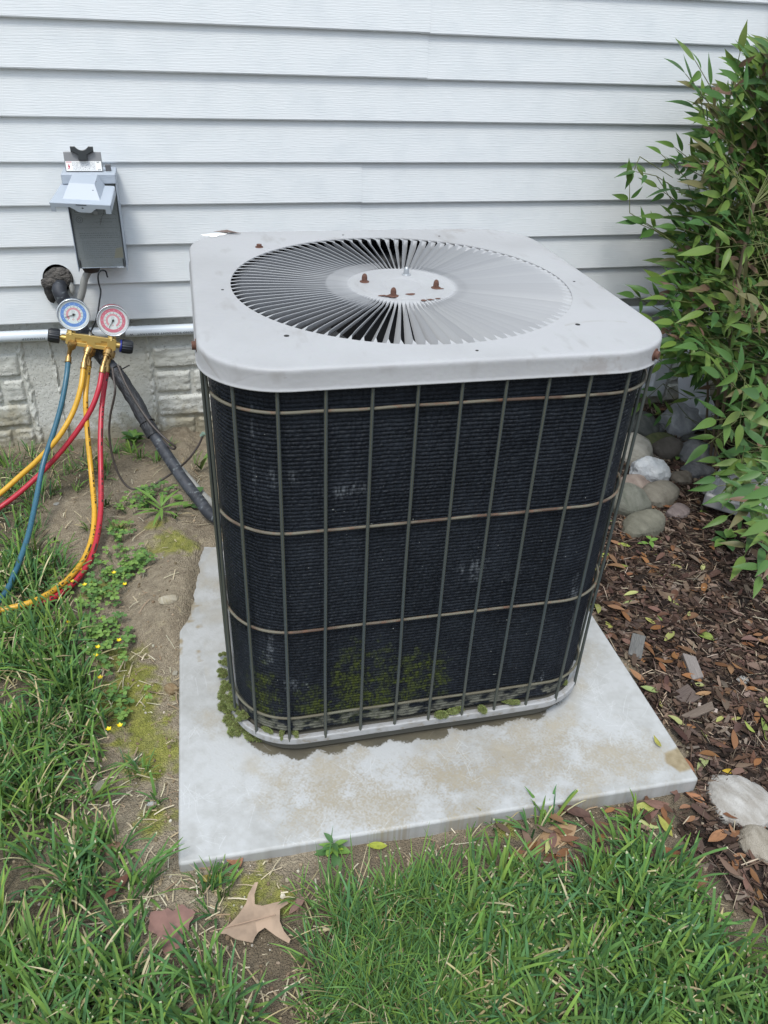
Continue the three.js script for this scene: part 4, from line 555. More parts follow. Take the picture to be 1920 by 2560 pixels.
mesh('hanger_eyelet', gm(rbox(0.018, 0.0016, 0.012, 0.0007), 0.046, 0.003, 0.082), std([0.62, 0.64, 0.66], 0.35), scene.getObjectByName('disconnect_box'));

// ---------------------------------------------------------------- charging hoses
const hoseMat = (c, dk) => std(0xffffff, 0.36, { map: tex(512, 64, (u, v) => { const a = fbm(u * 40, v * 6, 3, 361); let q = mix(c, c.map(x => x * 0.8), clamp((a - 0.5) * 2.5)); if (dk && Math.abs(v - 0.5) < 0.05 && n2(u * 150, 1, 362) > 0.52 && n2(u * 9, 2, 363) > 0.45) q = [0.03, 0.028, 0.02]; return q; }, { rep: [6, 1] }) });
const Lm = (x, y, z) => V(x, y, z).applyMatrix4(mani.matrixWorld);
function fitting(t, p, dir, len, port) { // ferrule and swivel nut at a hose end
  const d = dir.clone().normalize(), up = Math.abs(d.y) > 0.9 ? V(0, 0, 1) : V(0, 1, 0);
  const g = join([gm(cyl(0.0078, 0.0078, len, 18), 0, 0, len / 2, Math.PI / 2), gm(new THREE.TorusGeometry(0.0078, 0.0012, 6, 18), 0, 0, 0.001), gm(cyl(0.0052, 0.0052, 0.016, 14), 0, 0, len + 0.006, Math.PI / 2)]);
  orient(mesh('ferrule', g, brassOld, t), p, d, up);
  const e = p.clone().addScaledVector(d, len + 0.008);
  mesh('elbow', tube([e.clone(), e.clone().lerp(port, 0.5).addScaledVector(d, 0.006), port.clone()], 0.0056, 16, 12), brassOld, t);
  const nd = port.clone().sub(e).normalize(), n = join([gm(cyl(0.0112, 0.0112, 0.012, 24), 0, 0, -0.004, Math.PI / 2), gm(cyl(0.0095, 0.0112, 0.005, 24), 0, 0, 0.0045, Math.PI / 2), gm(cyl(0.0085, 0.0085, 0.008, 18), 0, 0, -0.012, Math.PI / 2)]);
  orient(mesh('swivel_nut', n, brassOld, t), port.clone().addScaledVector(nd, -0.002), nd, up);
}
{
  const R = 0.0068;
  const hose = (name, label, pts, mat, ends) => { const t = thing(name, label, 'hose'); const g = new THREE.TubeGeometry(new THREE.CatmullRomCurve3(pts, false, 'centripetal'), 420, R, 14); mesh('hose_body', g, mat, t); for (const [p, d, port] of ends) fitting(t, p, d, 0.017, port); return t; };
  const lay = (x, z) => V(x, hG(x, z) + R + 0.012, z);
  const P = L => L.map(([x, y, h]) => dY(x, y, h));
  const pA = Lm(-0.045, -0.009, 0.013), pB = Lm(-0.004, -0.017, 0.014), pC = Lm(0.043, -0.017, 0.014);
  const blue = P([[147, 784, .372], [144, 812, .348], [134, 868, .295], [117, 930, .235], [94, 1000, .17], [76, 1090, .11], [60, 1160, .085], [35, 1230, .066], [3, 1292, .055]]).concat([lay(-0.41, 0.80), lay(-0.52, 0.95), lay(-0.72, 1.02)]);
  hose('charging_hose', 'teal blue rubber charging hose hanging from brass gauge manifold', blue, hoseMat([0.035, 0.125, 0.185]), [[blue[0], blue[0].clone().sub(blue[1]), pA]]);
  const yl = P([[180, 797, .365], [175, 835, .33], [160, 885, .28], [128, 942, .225], [80, 995, .165], [40, 1031, .125], [0, 1066, .092], [-60, 1107, .05]]).concat([lay(-0.56, 0.42), lay(-0.70, 0.55), lay(-0.68, 0.72), lay(-0.52, 0.755)], P([[-20, 1322, .058], [20, 1314, .060], [75, 1298, .060], [130, 1265, .054], [172, 1222, .054], [196, 1172, .062], [204, 1112, .082], [198, 1030, .13], [189, 935, .222], [185, 860, .30], [191, 793, .358]]));
  hose('charging_hose', 'yellow rubber charging hose looped from brass gauge manifold to lawn', yl, hoseMat([0.66, 0.37, 0.035], true), [[yl[0], yl[0].clone().sub(yl[1]), pB], [yl[yl.length - 1], yl[yl.length - 1].clone().sub(yl[yl.length - 2]), Lm(0.003, -0.022, 0.003)]]);
  const rd = P([[220, 806, .355], [214, 838, .325], [198, 882, .28], [166, 932, .225], [110, 1000, .15], [40, 1066, .088], [0, 1096, .062], [-50, 1130, .04]]).concat([lay(-0.58, 0.50), lay(-0.66, 0.62), lay(-0.62, 0.70), lay(-0.50, 0.735)], P([[-30, 1328, .048], [20, 1318, .050], [95, 1301, .048], [150, 1268, .044], [188, 1222, .048], [207, 1172, .060], [217, 1110, .088], [218, 1030, .14], [217, 950, .21], [220, 880, .272], [230, 805, .345]]));
  hose('charging_hose', 'red rubber charging hose looped from brass gauge manifold to lawn', rd, hoseMat([0.46, 0.025, 0.045], true), [[rd[0], rd[0].clone().sub(rd[1]), pC], [rd[rd.length - 1], rd[rd.length - 1].clone().sub(rd[rd.length - 2]), Lm(0.052, -0.022, 0.003)]]);
}
// ---------------------------------------------------------------- downspout and splash block beside the shrub
{
  const w = std([0.60, 0.62, 0.66], 0.45), t = thing('downspout', 'white rectangular downspout with a kicked out foot behind the shrub', 'downspout', V(1.80, 0, 0));
  mesh('upright', gm(rbox(0.064, 2.4, 0.082, 0.006), 0, 1.33, 0.046), w, t); mesh('elbow', gm(rbox(0.068, 0.135, 0.086, 0.006), 0, 0.095, 0.075, -0.5), w, t); mesh('shoe', gm(rbox(0.072, 0.075, 0.13, 0.006), -0.002, 0.062, 0.135, 0.18, -0.25), w, t);
  for (const y of [0.9, 2.0]) mesh('bracket', gm(rbox(0.085, 0.022, 0.086, 0.002), 0, y, 0.0465), w, t);
  const s = thing('splash_block', 'grey white splash tray lying in shade under the shrub', 'splash block', V(1.735, 0.02, 0.745)); s.rotation.y = -0.80;
  const m = std([0.36, 0.36, 0.375], 0.6); mesh('tray_floor', gm(rbox(0.50, 0.014, 0.20, 0.004), 0, 0.024, 0, 0, 0, 0.0), m, s);
  for (const k of [-1, 1]) mesh('tray_side', gm(rbox(0.50, 0.040, 0.016, 0.006), 0, 0.036, k * 0.097), m, s); mesh('tray_end', gm(rbox(0.016, 0.032, 0.18, 0.006), -0.243, 0.034, 0), m, s);
}
// ---------------------------------------------------------------- stones
const GRAIN = { bumpMap: tex(256, 256, (u, v) => 0.6 * fbm(u * 30, v * 30, 4, 401) + 0.4 * n2(u * 120, v * 120, 402), { srgb: false, rep: [2, 1] }), bumpScale: 0.0018 };
const stoneTex = (a, b, s, sp = 0) => tex(256, 256, (u, v) => { const U = u * 6.283, X = Math.cos(U), Z = Math.sin(U), q = fbm3(X * 2.2 + 4, v * 5, Z * 2.2 + 4, 5, s), e = n3(X * 26 + 40, v * 90, Z * 26 + 40, s + 3); let c = mix(a, b, clamp((q - 0.25) * 1.9)); if (sp && e > 0.8) c = mix(c, e > 0.9 ? [0.5, 0.5, 0.5] : [0.04, 0.04, 0.045], sp); return c; });
function stone(name, label, cat, px, py, wpx, hpx, spin, col, { ang = 0.25, fine = 0.06, tall = 0.62, s = 1, speck = 0, group, sink = 0.35, h0 } = {}) {
  const p = onY(px, py, h0 ?? 0.03); const dist = project(p)[2], big = name === 'river_stone' ? 1.22 : 1, w = wpx * big * dist / FPX / 2, d = hpx * big * dist / FPX / 2 * 1.15; // hpx seen at a slant: depth and height share it
  const g = new THREE.IcosahedronGeometry(1, 16), P = g.attributes.position, hgt = Math.min(w, d) * tall * (name === 'river_stone' ? 1.25 : 1);
  for (let i = 0; i < P.count; i++) { let x = P.getX(i), y = P.getY(i), z = P.getZ(i); let k = 1 + ang * 2.5 * (fbm3(x * 0.9 + s * 3.1, y * 0.9 + s, z * 0.9, 2, 411) - 0.5) + fine * 2 * (fbm3(x * 3.2 + s, y * 3.2, z * 3.2, 4, 412) - 0.5); P.setXYZ(i, x * k * w, y * k * hgt, z * k * d); }
  const q = toCreasedNormals(g, 1.2); { const Q = q.attributes.position, a = new Float32Array(Q.count * 2); for (let i = 0; i < Q.count; i++) { a[2 * i] = (Q.getX(i) + 0.35 * Q.getY(i)) / (w * 2.6) + 0.5; a[2 * i + 1] = (Q.getZ(i) - 0.8 * Q.getY(i)) / (w * 2.6) + 0.5; } q.setAttribute('uv', new THREE.BufferAttribute(a, 2)); } const base = hG(p.x, p.z);
  const t = thing(name, label, cat, V(p.x, base - hgt * sink + hgt * 0.5, p.z), group); t.rotation.y = spin;
  mesh('stone_body', q, std(0xffffff, 0.82, { map: stoneTex(col[0].map(v => v * 0.78), col[1].map(v => v * 0.78), 420 + s * 5, speck), ...GRAIN }), t); return t;
}
const RG = 'river stones between the window and the mulch bed';
[['dark grey green round stone under the window sill', 1602, 1066, 62, 66, 0.2, [[0.075, 0.08, 0.075], [0.14, 0.145, 0.13]], { s: 1, tall: .8 }],
['small grey and white rough stone beside dark round stone', 1634, 1066, 44, 46, 0.5, [[0.10, 0.10, 0.11], [0.42, 0.42, 0.42]], { s: 2, ang: .4, fine: .14 }],
['pale grey angular stone in front of downspout foot', 1698, 1064, 92, 66, -0.2, [[0.27, 0.28, 0.30], [0.46, 0.47, 0.48]], { s: 3, ang: .42, fine: .12, tall: .8 }],
['moss covered olive stone', 1645, 1102, 84, 46, 0.1, [[0.07, 0.085, 0.03], [0.16, 0.17, 0.07]], { s: 4 }],
['dark brown smooth oval stone', 1668, 1124, 70, 50, -0.1, [[0.10, 0.085, 0.07], [0.15, 0.13, 0.11]], { s: 5, fine: .03, tall: .75 }],
['smooth mid grey cobble beside the shrub', 1748, 1130, 86, 58, 0.1, [[0.15, 0.155, 0.165], [0.24, 0.245, 0.25]], { s: 6, fine: .03, tall: .8 }],
['cream angular stone against the coil', 1588, 1134, 74, 74, 0.4, [[0.36, 0.34, 0.29], [0.50, 0.47, 0.41]], { s: 7, ang: .4, fine: .08, tall: .85 }],
['bright white rough marble stone', 1626, 1180, 86, 70, 0.1, [[0.50, 0.53, 0.57], [0.68, 0.70, 0.72]], { s: 8, ang: .3, fine: .16, tall: .8 }],
['speckled dark granite stone below grey cobble', 1745, 1170, 72, 46, 0, [[0.06, 0.065, 0.075], [0.16, 0.165, 0.18]], { s: 9, ang: .35, fine: .08, speck: .5 }],
['pinkish brown flat stone', 1588, 1210, 92, 56, -0.1, [[0.22, 0.165, 0.14], [0.34, 0.28, 0.24]], { s: 10, ang: .35, fine: .08 }],
['long tan grey cobble tilted beside white marble stone', 1648, 1228, 104, 48, 0.35, [[0.16, 0.145, 0.115], [0.24, 0.22, 0.18]], { s: 11, fine: .03, tall: .9 }],
['large olive grey cobble against the coil', 1572, 1254, 92, 72, -0.2, [[0.135, 0.14, 0.11], [0.21, 0.21, 0.175]], { s: 12, fine: .03, tall: .85 }],
['small mauve stone at the end of the cobbles', 1700, 1266, 56, 40, 0.2, [[0.16, 0.125, 0.12], [0.26, 0.21, 0.20]], { s: 13, fine: .05 }],
['long olive cobble at the edge of the mulch', 1616, 1300, 104, 56, 0.35, [[0.15, 0.145, 0.11], [0.23, 0.22, 0.17]], { s: 14, fine: .03, tall: .8 }],
['small dark stone behind smooth grey cobble', 1735, 1092, 50, 30, 0, [[0.07, 0.07, 0.065], [0.12, 0.12, 0.11]], { s: 15 }],
['small pale stone next to the splash tray', 1775, 1212, 46, 34, 0, [[0.30, 0.29, 0.26], [0.42, 0.40, 0.37]], { s: 16 }],
['flat brown stone right of white marble stone', 1706, 1185, 56, 42, 0.3, [[0.12, 0.10, 0.08], [0.19, 0.165, 0.135]], { s: 17, tall: .5 }]
].forEach(([l, x, y, w, h, a, c, o]) => stone('river_stone', l, 'stone', x, y, w, h, a, c, { group: RG, ...o }));
stone('stepping_stone', 'broad pale limestone slab near the front corner of the pad', 'stone', 1862, 1998, 165, 150, 0.3, [[0.34, 0.31, 0.27], [0.56, 0.54, 0.51]], { s: 31, ang: .22, fine: .06, tall: .42, sink: .5, h0: 0.03 });
stone('stepping_stone', 'smaller tan edging stone beside the pale limestone slab', 'stone', 1915, 2105, 110, 100, -0.2, [[0.30, 0.26, 0.20], [0.44, 0.39, 0.32]], { s: 33, ang: .22, fine: .05, tall: .55, sink: .4, h0: 0.03 });
[['cream coloured chip of rock lying by pad edge', 424, 1538, 46, 28, .1, [[0.50, 0.42, 0.28], [0.68, 0.62, 0.50]], 41], ['orange brown pebble touching the pad edge', 428, 1716, 32, 30, .5, [[0.34, 0.22, 0.11], [0.52, 0.40, 0.24]], 42], ['little white pebble on bare soil by the pad', 377, 2002, 22, 12, 0, [[0.6, 0.6, 0.58], [0.72, 0.72, 0.70]], 43], ['flat cream stone half hidden in the grass', 245, 1950, 32, 30, .3, [[0.38, 0.36, 0.27], [0.5, 0.48, 0.38]], 44], ['pale pebble on soil under the hoses', 145, 1275, 14, 10, 0, [[0.5, 0.48, 0.42], [0.6, 0.58, 0.52]], 45], ['cream pebble near mossy soil by pad', 438, 1676, 14, 12, 0, [[0.5, 0.46, 0.36], [0.6, 0.56, 0.46]], 46], ['white quartz fragment in the bark mulch', 1862, 1682, 30, 22, .6, [[0.42, 0.40, 0.37], [0.55, 0.53, 0.5]], 47], ['rounded pale pebble in the bark mulch', 1832, 1836, 26, 14, -.1, [[0.46, 0.42, 0.40], [0.58, 0.54, 0.52]], 48]
].forEach(([l, x, y, w, h, a, c, s]) => stone('pebble', l, 'pebble', x, y, w, h, a, c, { s, ang: .35, fine: .06, tall: .6, sink: .2, h0: 0.02 }));

// ---------------------------------------------------------------- mulch bed: bark chips and leaf litter
const leafShapes = [leafGeo(0.048, 0.015, 0.3, 0.1), leafGeo(0.042, 0.013, -0.4, -0.2), leafGeo(0.05, 0.017, 0.6, 0.25), leafGeo(0.036, 0.013, 0.1, 0.05)];
const browns = [[0.16, 0.076, 0.038], [0.10, 0.053, 0.034], [0.19, 0.105, 0.058], [0.125, 0.074, 0.058], [0.165, 0.115, 0.083], [0.072, 0.040, 0.032], [0.20, 0.096, 0.040]];
const litterGreens = [[0.22, 0.26, 0.06], [0.16, 0.22, 0.06], [0.34, 0.35, 0.14], [0.27, 0.27, 0.09]];
const barks = [[0.050, 0.032, 0.024], [0.072, 0.048, 0.037], [0.030, 0.020, 0.016], [0.095, 0.065, 0.051], [0.115, 0.076, 0.057], [0.17, 0.13, 0.10], [0.022, 0.015, 0.012]];
const clear = (x, z, m = 0.004) => { const [lx, lz] = padLocal(x, z); return !(lx > -m && lx < PAD.w + m && lz < m && lz > -PAD.d); };
const seen = (x, z, mg = 60) => { const q = project(V(x, 0.03, z)); return q[2] > 0.3 && q[0] > -mg && q[0] < 1920 + mg && q[1] > 850 && q[1] < 2560 + 160; };
{
  const chips = new Bag(), lit = new Bag(), cb = new THREE.BoxGeometry(1, 1, 1, 2, 1, 1);
  { const P = cb.attributes.position; for (let i = 0; i < P.count; i++) { if (Math.abs(P.getX(i)) > 0.4) P.setXYZ(i, P.getX(i), P.getY(i) * 0.6, P.getZ(i) * 0.62 + 0.1); } cb.computeVertexNormals(); }
  const M = new THREE.Matrix4(), E = new THREE.Euler();
  for (let n = 0; n < 60000; n++) { const x = rr(0.85, 2.4), z = rr(-0.03, 1.75); if (!clear(x, z) || !seen(x, z)) continue; const m = inMulch(x, z); if (m < (rnd() < 0.12 ? -0.06 : 0) ) continue;
    if (rnd() < 0.52) continue;
    const l = 0.007 + 0.030 * Math.pow(rnd(), 2.2), w = l * rr(0.16, 0.5), h = rr(0.0012, 0.004); E.set(gauss() * 0.28, rr(0, 6.28), gauss() * 0.28); M.compose(V(x, hG(x, z) + rr(0.001, 0.009), z), new THREE.Quaternion().setFromEuler(E), V(l, h, w)); chips.geo(cb, M, jit(pick(barks), 0.35)); }
  for (let n = 0; n < 16000; n++) { const x = rr(0.85, 2.3), z = rr(-0.03, 1.75); if (!clear(x, z) || !seen(x, z) || inMulch(x, z) < 0.005) continue; const l = rr(0.012, 0.05), w = rr(0.0007, 0.0022); E.set(gauss() * 0.2, rr(0, 6.28), gauss() * 0.25); M.compose(V(x, hG(x, z) + rr(0.004, 0.012), z), new THREE.Quaternion().setFromEuler(E), V(l, w, w)); chips.geo(cb, M, jit(rnd() < 0.12 ? [0.36, 0.29, 0.22] : pick(barks), 0.35)); }
  tag(mesh('bark_mulch', chips.build(), VC(0.9, { specularIntensity: 0.2 })), 'dark brown shredded bark mulch spread beside the pad', 'mulch', null, 'stuff');
  for (let n = 0; n < 5200; n++) { const x = rr(0.55, 2.4), z = rr(0, 1.85); if (!clear(x, z) || !seen(x, z)) continue; const m = inMulch(x, z), q = project(V(x, 0, z)); let p = m > 0 ? 0.55 : 0; if (m <= 0 && z > 1.4 && x > 0.45) p = q[0] > 1020 && q[1] < 2230 ? 0.95 : 0.07; if (rnd() > p) continue;
    const deep = x > 1.35 ? 0.5 : 1; if (rnd() > deep) continue;
    const a = rr(0, 6.28), up = V(gauss() * 0.35, 1, gauss() * 0.35), dir = V(Math.cos(a), gauss() * 0.2, Math.sin(a)); lit.geo(pick(leafShapes), basis(V(x, hG(x, z) + rr(0.004, 0.014), z), dir, up, rr(0.55, 1.05)), rnd() < 0.10 ? jit(pick(litterGreens), 0.2) : jit(pick(browns), 0.3)); }
  tag(mesh('leaf_litter', lit.build(), VC(0.75, { specularIntensity: 0.35 })), 'scattered small brown leaves lying over the mulch and the pad front', 'leaf litter', null, 'stuff');
  // weathered wood chunks
  const wood = (label, px, py, l, w, h, a, c) => { const p = onY(px, py, 0.03), g = new RoundedBoxGeometry(l, h, w, 4, 0.002), P = g.attributes.position; for (let i = 0; i < P.count; i++) { const k = fbm3(P.getX(i) * 20, P.getY(i) * 200, P.getZ(i) * 160, 3, 451) - 0.5; P.setY(i, P.getY(i) + k * 0.004); P.setX(i, P.getX(i) + 0.012 * (n2(P.getZ(i) * 160, px, 3) - 0.5) * Math.sign(P.getX(i))); } g.computeVertexNormals(); const t = thing('wood_chunk', label, 'wood', V(p.x, hG(p.x, p.z) + h * 0.5 + 0.004, p.z)); t.rotation.set(0.05, a, 0.08); mesh('wood_body', g, std(0xffffff, 0.85, { map: tex(128, 128, (u, v) => mix(c[0], c[1], clamp(fbm(u * 4, v * 40, 4, 452) * 1.6 - 0.3)).map(k => k * 0.75)) }), t); };
  wood('weathered grey board splinter lying on mulch by pad', 1596, 1600, 0.072, 0.030, 0.012, 0.95, [[0.10, 0.10, 0.10], [0.24, 0.235, 0.22]]);
  wood('pale grey pink bark block lying on mulch', 1738, 1652, 0.062, 0.028, 0.014, 1.35, [[0.19, 0.165, 0.15], [0.34, 0.30, 0.28]]);
  wood('long brown bark piece with a white end', 1752, 1768, 0.075, 0.018, 0.012, 0.2, [[0.12, 0.085, 0.065], [0.24, 0.19, 0.15]]);
  wood('broken pale splinter on mulch beside a bark piece', 1775, 1754, 0.045, 0.011, 0.006, -0.75, [[0.42, 0.33, 0.28], [0.58, 0.49, 0.43]]);
  wood('broad flat brown bark flake on mulch', 1722, 1722, 0.05, 0.040, 0.007, 0.3, [[0.10, 0.072, 0.062], [0.17, 0.13, 0.11]]);
}
{ // crumbs and grit on the bare soil
  const cr = new Bag(), ic = new THREE.IcosahedronGeometry(1, 0), M = new THREE.Matrix4(), E = new THREE.Euler();
  for (let i = 0; i < 9000; i++) { const px = rr(0, 1900), py = rr(1150, 2560), p = onY(px, py, 0.02); if (!clear(p.x, p.z, 0.003) || inMulch(p.x, p.z) > 0.03) continue; const s = 0.0008 + 0.0042 * Math.pow(rnd(), 4); E.set(rr(0, 6), rr(0, 6), rr(0, 6)); M.compose(V(p.x, hG(p.x, p.z) + s * 0.3, p.z), new THREE.Quaternion().setFromEuler(E), V(s, s * rr(0.5, 0.9), s * rr(0.6, 1))); cr.geo(ic, M, jit(rnd() < 0.08 ? [0.48, 0.44, 0.36] : pick([[0.26, 0.20, 0.135], [0.34, 0.275, 0.195], [0.19, 0.145, 0.095]]), 0.25)); }
  tag(mesh('soil_crumbs', cr.build(), VC(0.95, { specularIntensity: 0.2 })), 'loose crumbs and grit on bare soil around the pad', 'soil', null, 'stuff');
}
// ---------------------------------------------------------------- fallen leaves that stand out
{
  const shaped = (outline, curl, s) => { // lobed dry leaf: fan of the outline with ripples and curl
    const sh = new THREE.Shape(); outline.forEach(([x, z], i) => i ? sh.lineTo(x, z) : sh.moveTo(x, z)); sh.closePath(); const g0 = new THREE.ShapeGeometry(sh, 6); // subdivide through a grid clip
    const g = new THREE.ExtrudeGeometry(sh, { depth: 0.0007, bevelEnabled: false, steps: 1 }); g.rotateX(Math.PI / 2);
    const sub = q => { const P = q.index ? q.toNonIndexed().attributes.position : q.attributes.position, o = []; const a = V(), b = V(), c = V(); for (let i = 0; i < P.count; i += 3) { a.fromBufferAttribute(P, i); b.fromBufferAttribute(P, i + 1); c.fromBufferAttribute(P, i + 2); const ab = a.clone().lerp(b, 0.5), bc = b.clone().lerp(c, 0.5), ca = c.clone().lerp(a, 0.5); for (const v of [a, ab, ca, ab, b, bc, ca, bc, c, ab, bc, ca]) o.push(v.x, v.y, v.z); } const r = new THREE.BufferGeometry(); r.setAttribute('position', new THREE.Float32BufferAttribute(o, 3)); return r; };
    let q = sub(sub(g)); const P = q.attributes.position; for (let i = 0; i < P.count; i++) { const x = P.getX(i), z = P.getZ(i), r = Math.hypot(x, z); P.setY(i, P.getY(i) + curl * r * r * 16 + 0.007 * (fbm(x * 26 + s, z * 26, 2, 461) - 0.5)); } q.computeVertexNormals(); q = toCreasedNormals(q, 0.8); const uv = new Float32Array(q.attributes.position.count * 2); for (let i = 0; i < uv.length / 2; i++) { uv[2 * i] = q.attributes.position.getX(i) * 8; uv[2 * i + 1] = q.attributes.position.getZ(i) * 8; } q.setAttribute('uv', new THREE.BufferAttribute(uv, 2)); return q; };
  const leafMat = (c, s) => std(0xffffff, 0.7, { side: THREE.DoubleSide, map: tex(128, 128, (u, v) => mix(c.map(k => k * 0.80), c.map(k => k * 0.52), clamp((fbm(u * 7, v * 7, 4, s) - 0.35) * 2))) });
  const put = (label, px, py, g, m, spin, tilt = 0, lift = 0.006) => { const p = onY(px, py, label.includes('on the pad') ? PAD.top : 0.02); if (!label.includes('on the pad') && !clear(p.x, p.z, 0.006)) { const [lx] = padLocal(p.x, p.z), q = padWorld(lx, 0.022); p.x = q.x; p.z = q.z; } const t = thing('fallen_leaf', label, 'leaf', V(p.x, Math.max(hG(p.x, p.z), clear(p.x, p.z) ? -1 : PAD.top) + lift, p.z)); t.rotation.set(tilt, spin, tilt * 0.6); mesh('blade', g, m, t); return t; };
  const S = 0.001, oak = [[-62, 4], [-50, 8], [-36, 20], [-10, 33], [-4, 24], [2, 18], [14, 14], [30, 34], [48, 52], [52, 46], [44, 30], [40, 12], [44, -8], [60, -14], [58, -20], [40, -22], [16, -24], [4, -30], [6, -46], [16, -66], [10, -66], [-4, -50], [-10, -36], [-26, -20], [-44, -6], [-60, 0]].map(([x, z]) => [x * S * 0.88, z * S * 0.88]);
  const g1 = shaped(oak, 0.05, 3); put('large tan three pointed dry leaf on bare soil in front of pad', 640, 2325, g1, leafMat([0.47, 0.335, 0.235], 471), 0.05, 0.05, 0.020);
  scene.children[scene.children.length - 1].add(Object.assign(mesh('leaf_rib', tube([V(-0.066, 0.003, -0.002), V(-0.02, 0.004, -0.001), V(0.03, 0.006, 0.001)], 0.0009, 16, 6), std([0.34, 0.23, 0.16], 0.7), scene.children[scene.children.length - 1]), {}));
  const maple = []; for (let i = 0; i < 36; i++) { const a = i / 36 * 6.283, r = 0.030 * (1 + 0.22 * Math.cos(a * 3 + 0.5) + 0.10 * Math.cos(a * 9)); maple.push([r * Math.cos(a), r * Math.sin(a) * 1.05]); }
  put('reddish brown crumpled maple leaf on soil near the grass edge', 430, 2330, shaped(maple, 0.08, 9), leafMat([0.29, 0.155, 0.125], 472), 0.3, 0.1, 0.010);
  const oval = (l, w, f, d) => leafGeo(l, w, f, d, 10, 0.9);
  [['brown oval leaf in grass left of the pad', 312, 2130, .045, .026, [0.32, 0.19, 0.12], 1.3], ['red brown curled leaf standing in grass left of pad', 325, 2200, .055, .018, [0.20, 0.085, 0.055], 2.5], ['orange brown leaf lying at foot of the pad front edge', 602, 2182, .042, .028, [0.36, 0.165, 0.085], 0.4], ['olive yellow leaf tucked against pad front edge', 545, 2175, .030, .014, [0.32, 0.26, 0.05], 1.6], ['small mauve brown leaf on soil by the front grass', 762, 2255, .034, .014, [0.26, 0.155, 0.12], 2.2], ['bright lime leaf lying against front of pad', 968, 2120, .036, .014, [0.38, 0.42, 0.05], 1.5], ['broad tan curled leaf against front of pad', 1440, 2070, .085, .040, [0.44, 0.28, 0.15], 1.75], ['dark brown twisted leaf leaning on front edge of pad', 1470, 2022, .065, .020, [0.12, 0.062, 0.045], 1.2], ['yellow green leaf with pale rib by pad corner', 1640, 2016, .062, .022, [0.40, 0.42, 0.10], 1.65], ['rusty brown curled leaf beside yellow green leaf', 1655, 1985, .050, .020, [0.23, 0.12, 0.085], 1.4], ['orange leaf standing near the limestone slab', 1765, 2015, .040, .016, [0.42, 0.19, 0.09], 0.5], ['orange brown leaf lying below the limestone slab', 1820, 2075, .060, .018, [0.36, 0.17, 0.075], 1.9], ['yellow leaf scrap touching the limestone slab', 1838, 1930, .024, .012, [0.62, 0.42, 0.03], 1.2], ['green yellow upright leaf in front grass', 1680, 2095, .040, .014, [0.36, 0.36, 0.06], 0.2], ['long straw coloured leaf at lawn edge', 370, 2520, .085, .014, [0.52, 0.48, 0.26], 2.4], ['tiny yellow green bud leaf lying on the pad', 1651, 1874, .026, .009, [0.38, 0.36, 0.07], 0.05], ['light green leaf lying on mulch, largest there', 1790, 1590, .046, .026, [0.24, 0.32, 0.06], 0.6], ['pale green pointed leaf on mulch beside pad edge', 1652, 1722, .044, .016, [0.30, 0.38, 0.13], 1.3], ['pale green leaf crossing another on mulch by pad', 1664, 1706, .040, .014, [0.28, 0.36, 0.12], 0.9], ['orange brown leaf on mulch close to pad edge', 1618, 1698, .044, .016, [0.36, 0.18, 0.08], 0.5], ['light green leaf on mulch close to air conditioner', 1592, 1496, .036, .013, [0.33, 0.38, 0.14], 1.5], ['yellow green round leaf on mulch above grey board', 1533, 1563, .022, .014, [0.36, 0.36, 0.08], 0.3], ['green and tan leaf on mulch near pad corner', 1770, 1885, .052, .016, [0.32, 0.36, 0.14], 2.2], ['tan leaf pair member on mulch in the open', 1782, 1720, .046, .012, [0.42, 0.24, 0.11], 1.7]
  ].forEach(([l, x, y, len, w, c, a], i) => put(l, x, y, oval(len, w, i % 3 ? 0.35 : -0.3, i % 2 ? -0.25 : 0.12), leafMat(c, 480 + i), a + Math.PI, 0.12 * (i % 3 - 1), 0.008));
}
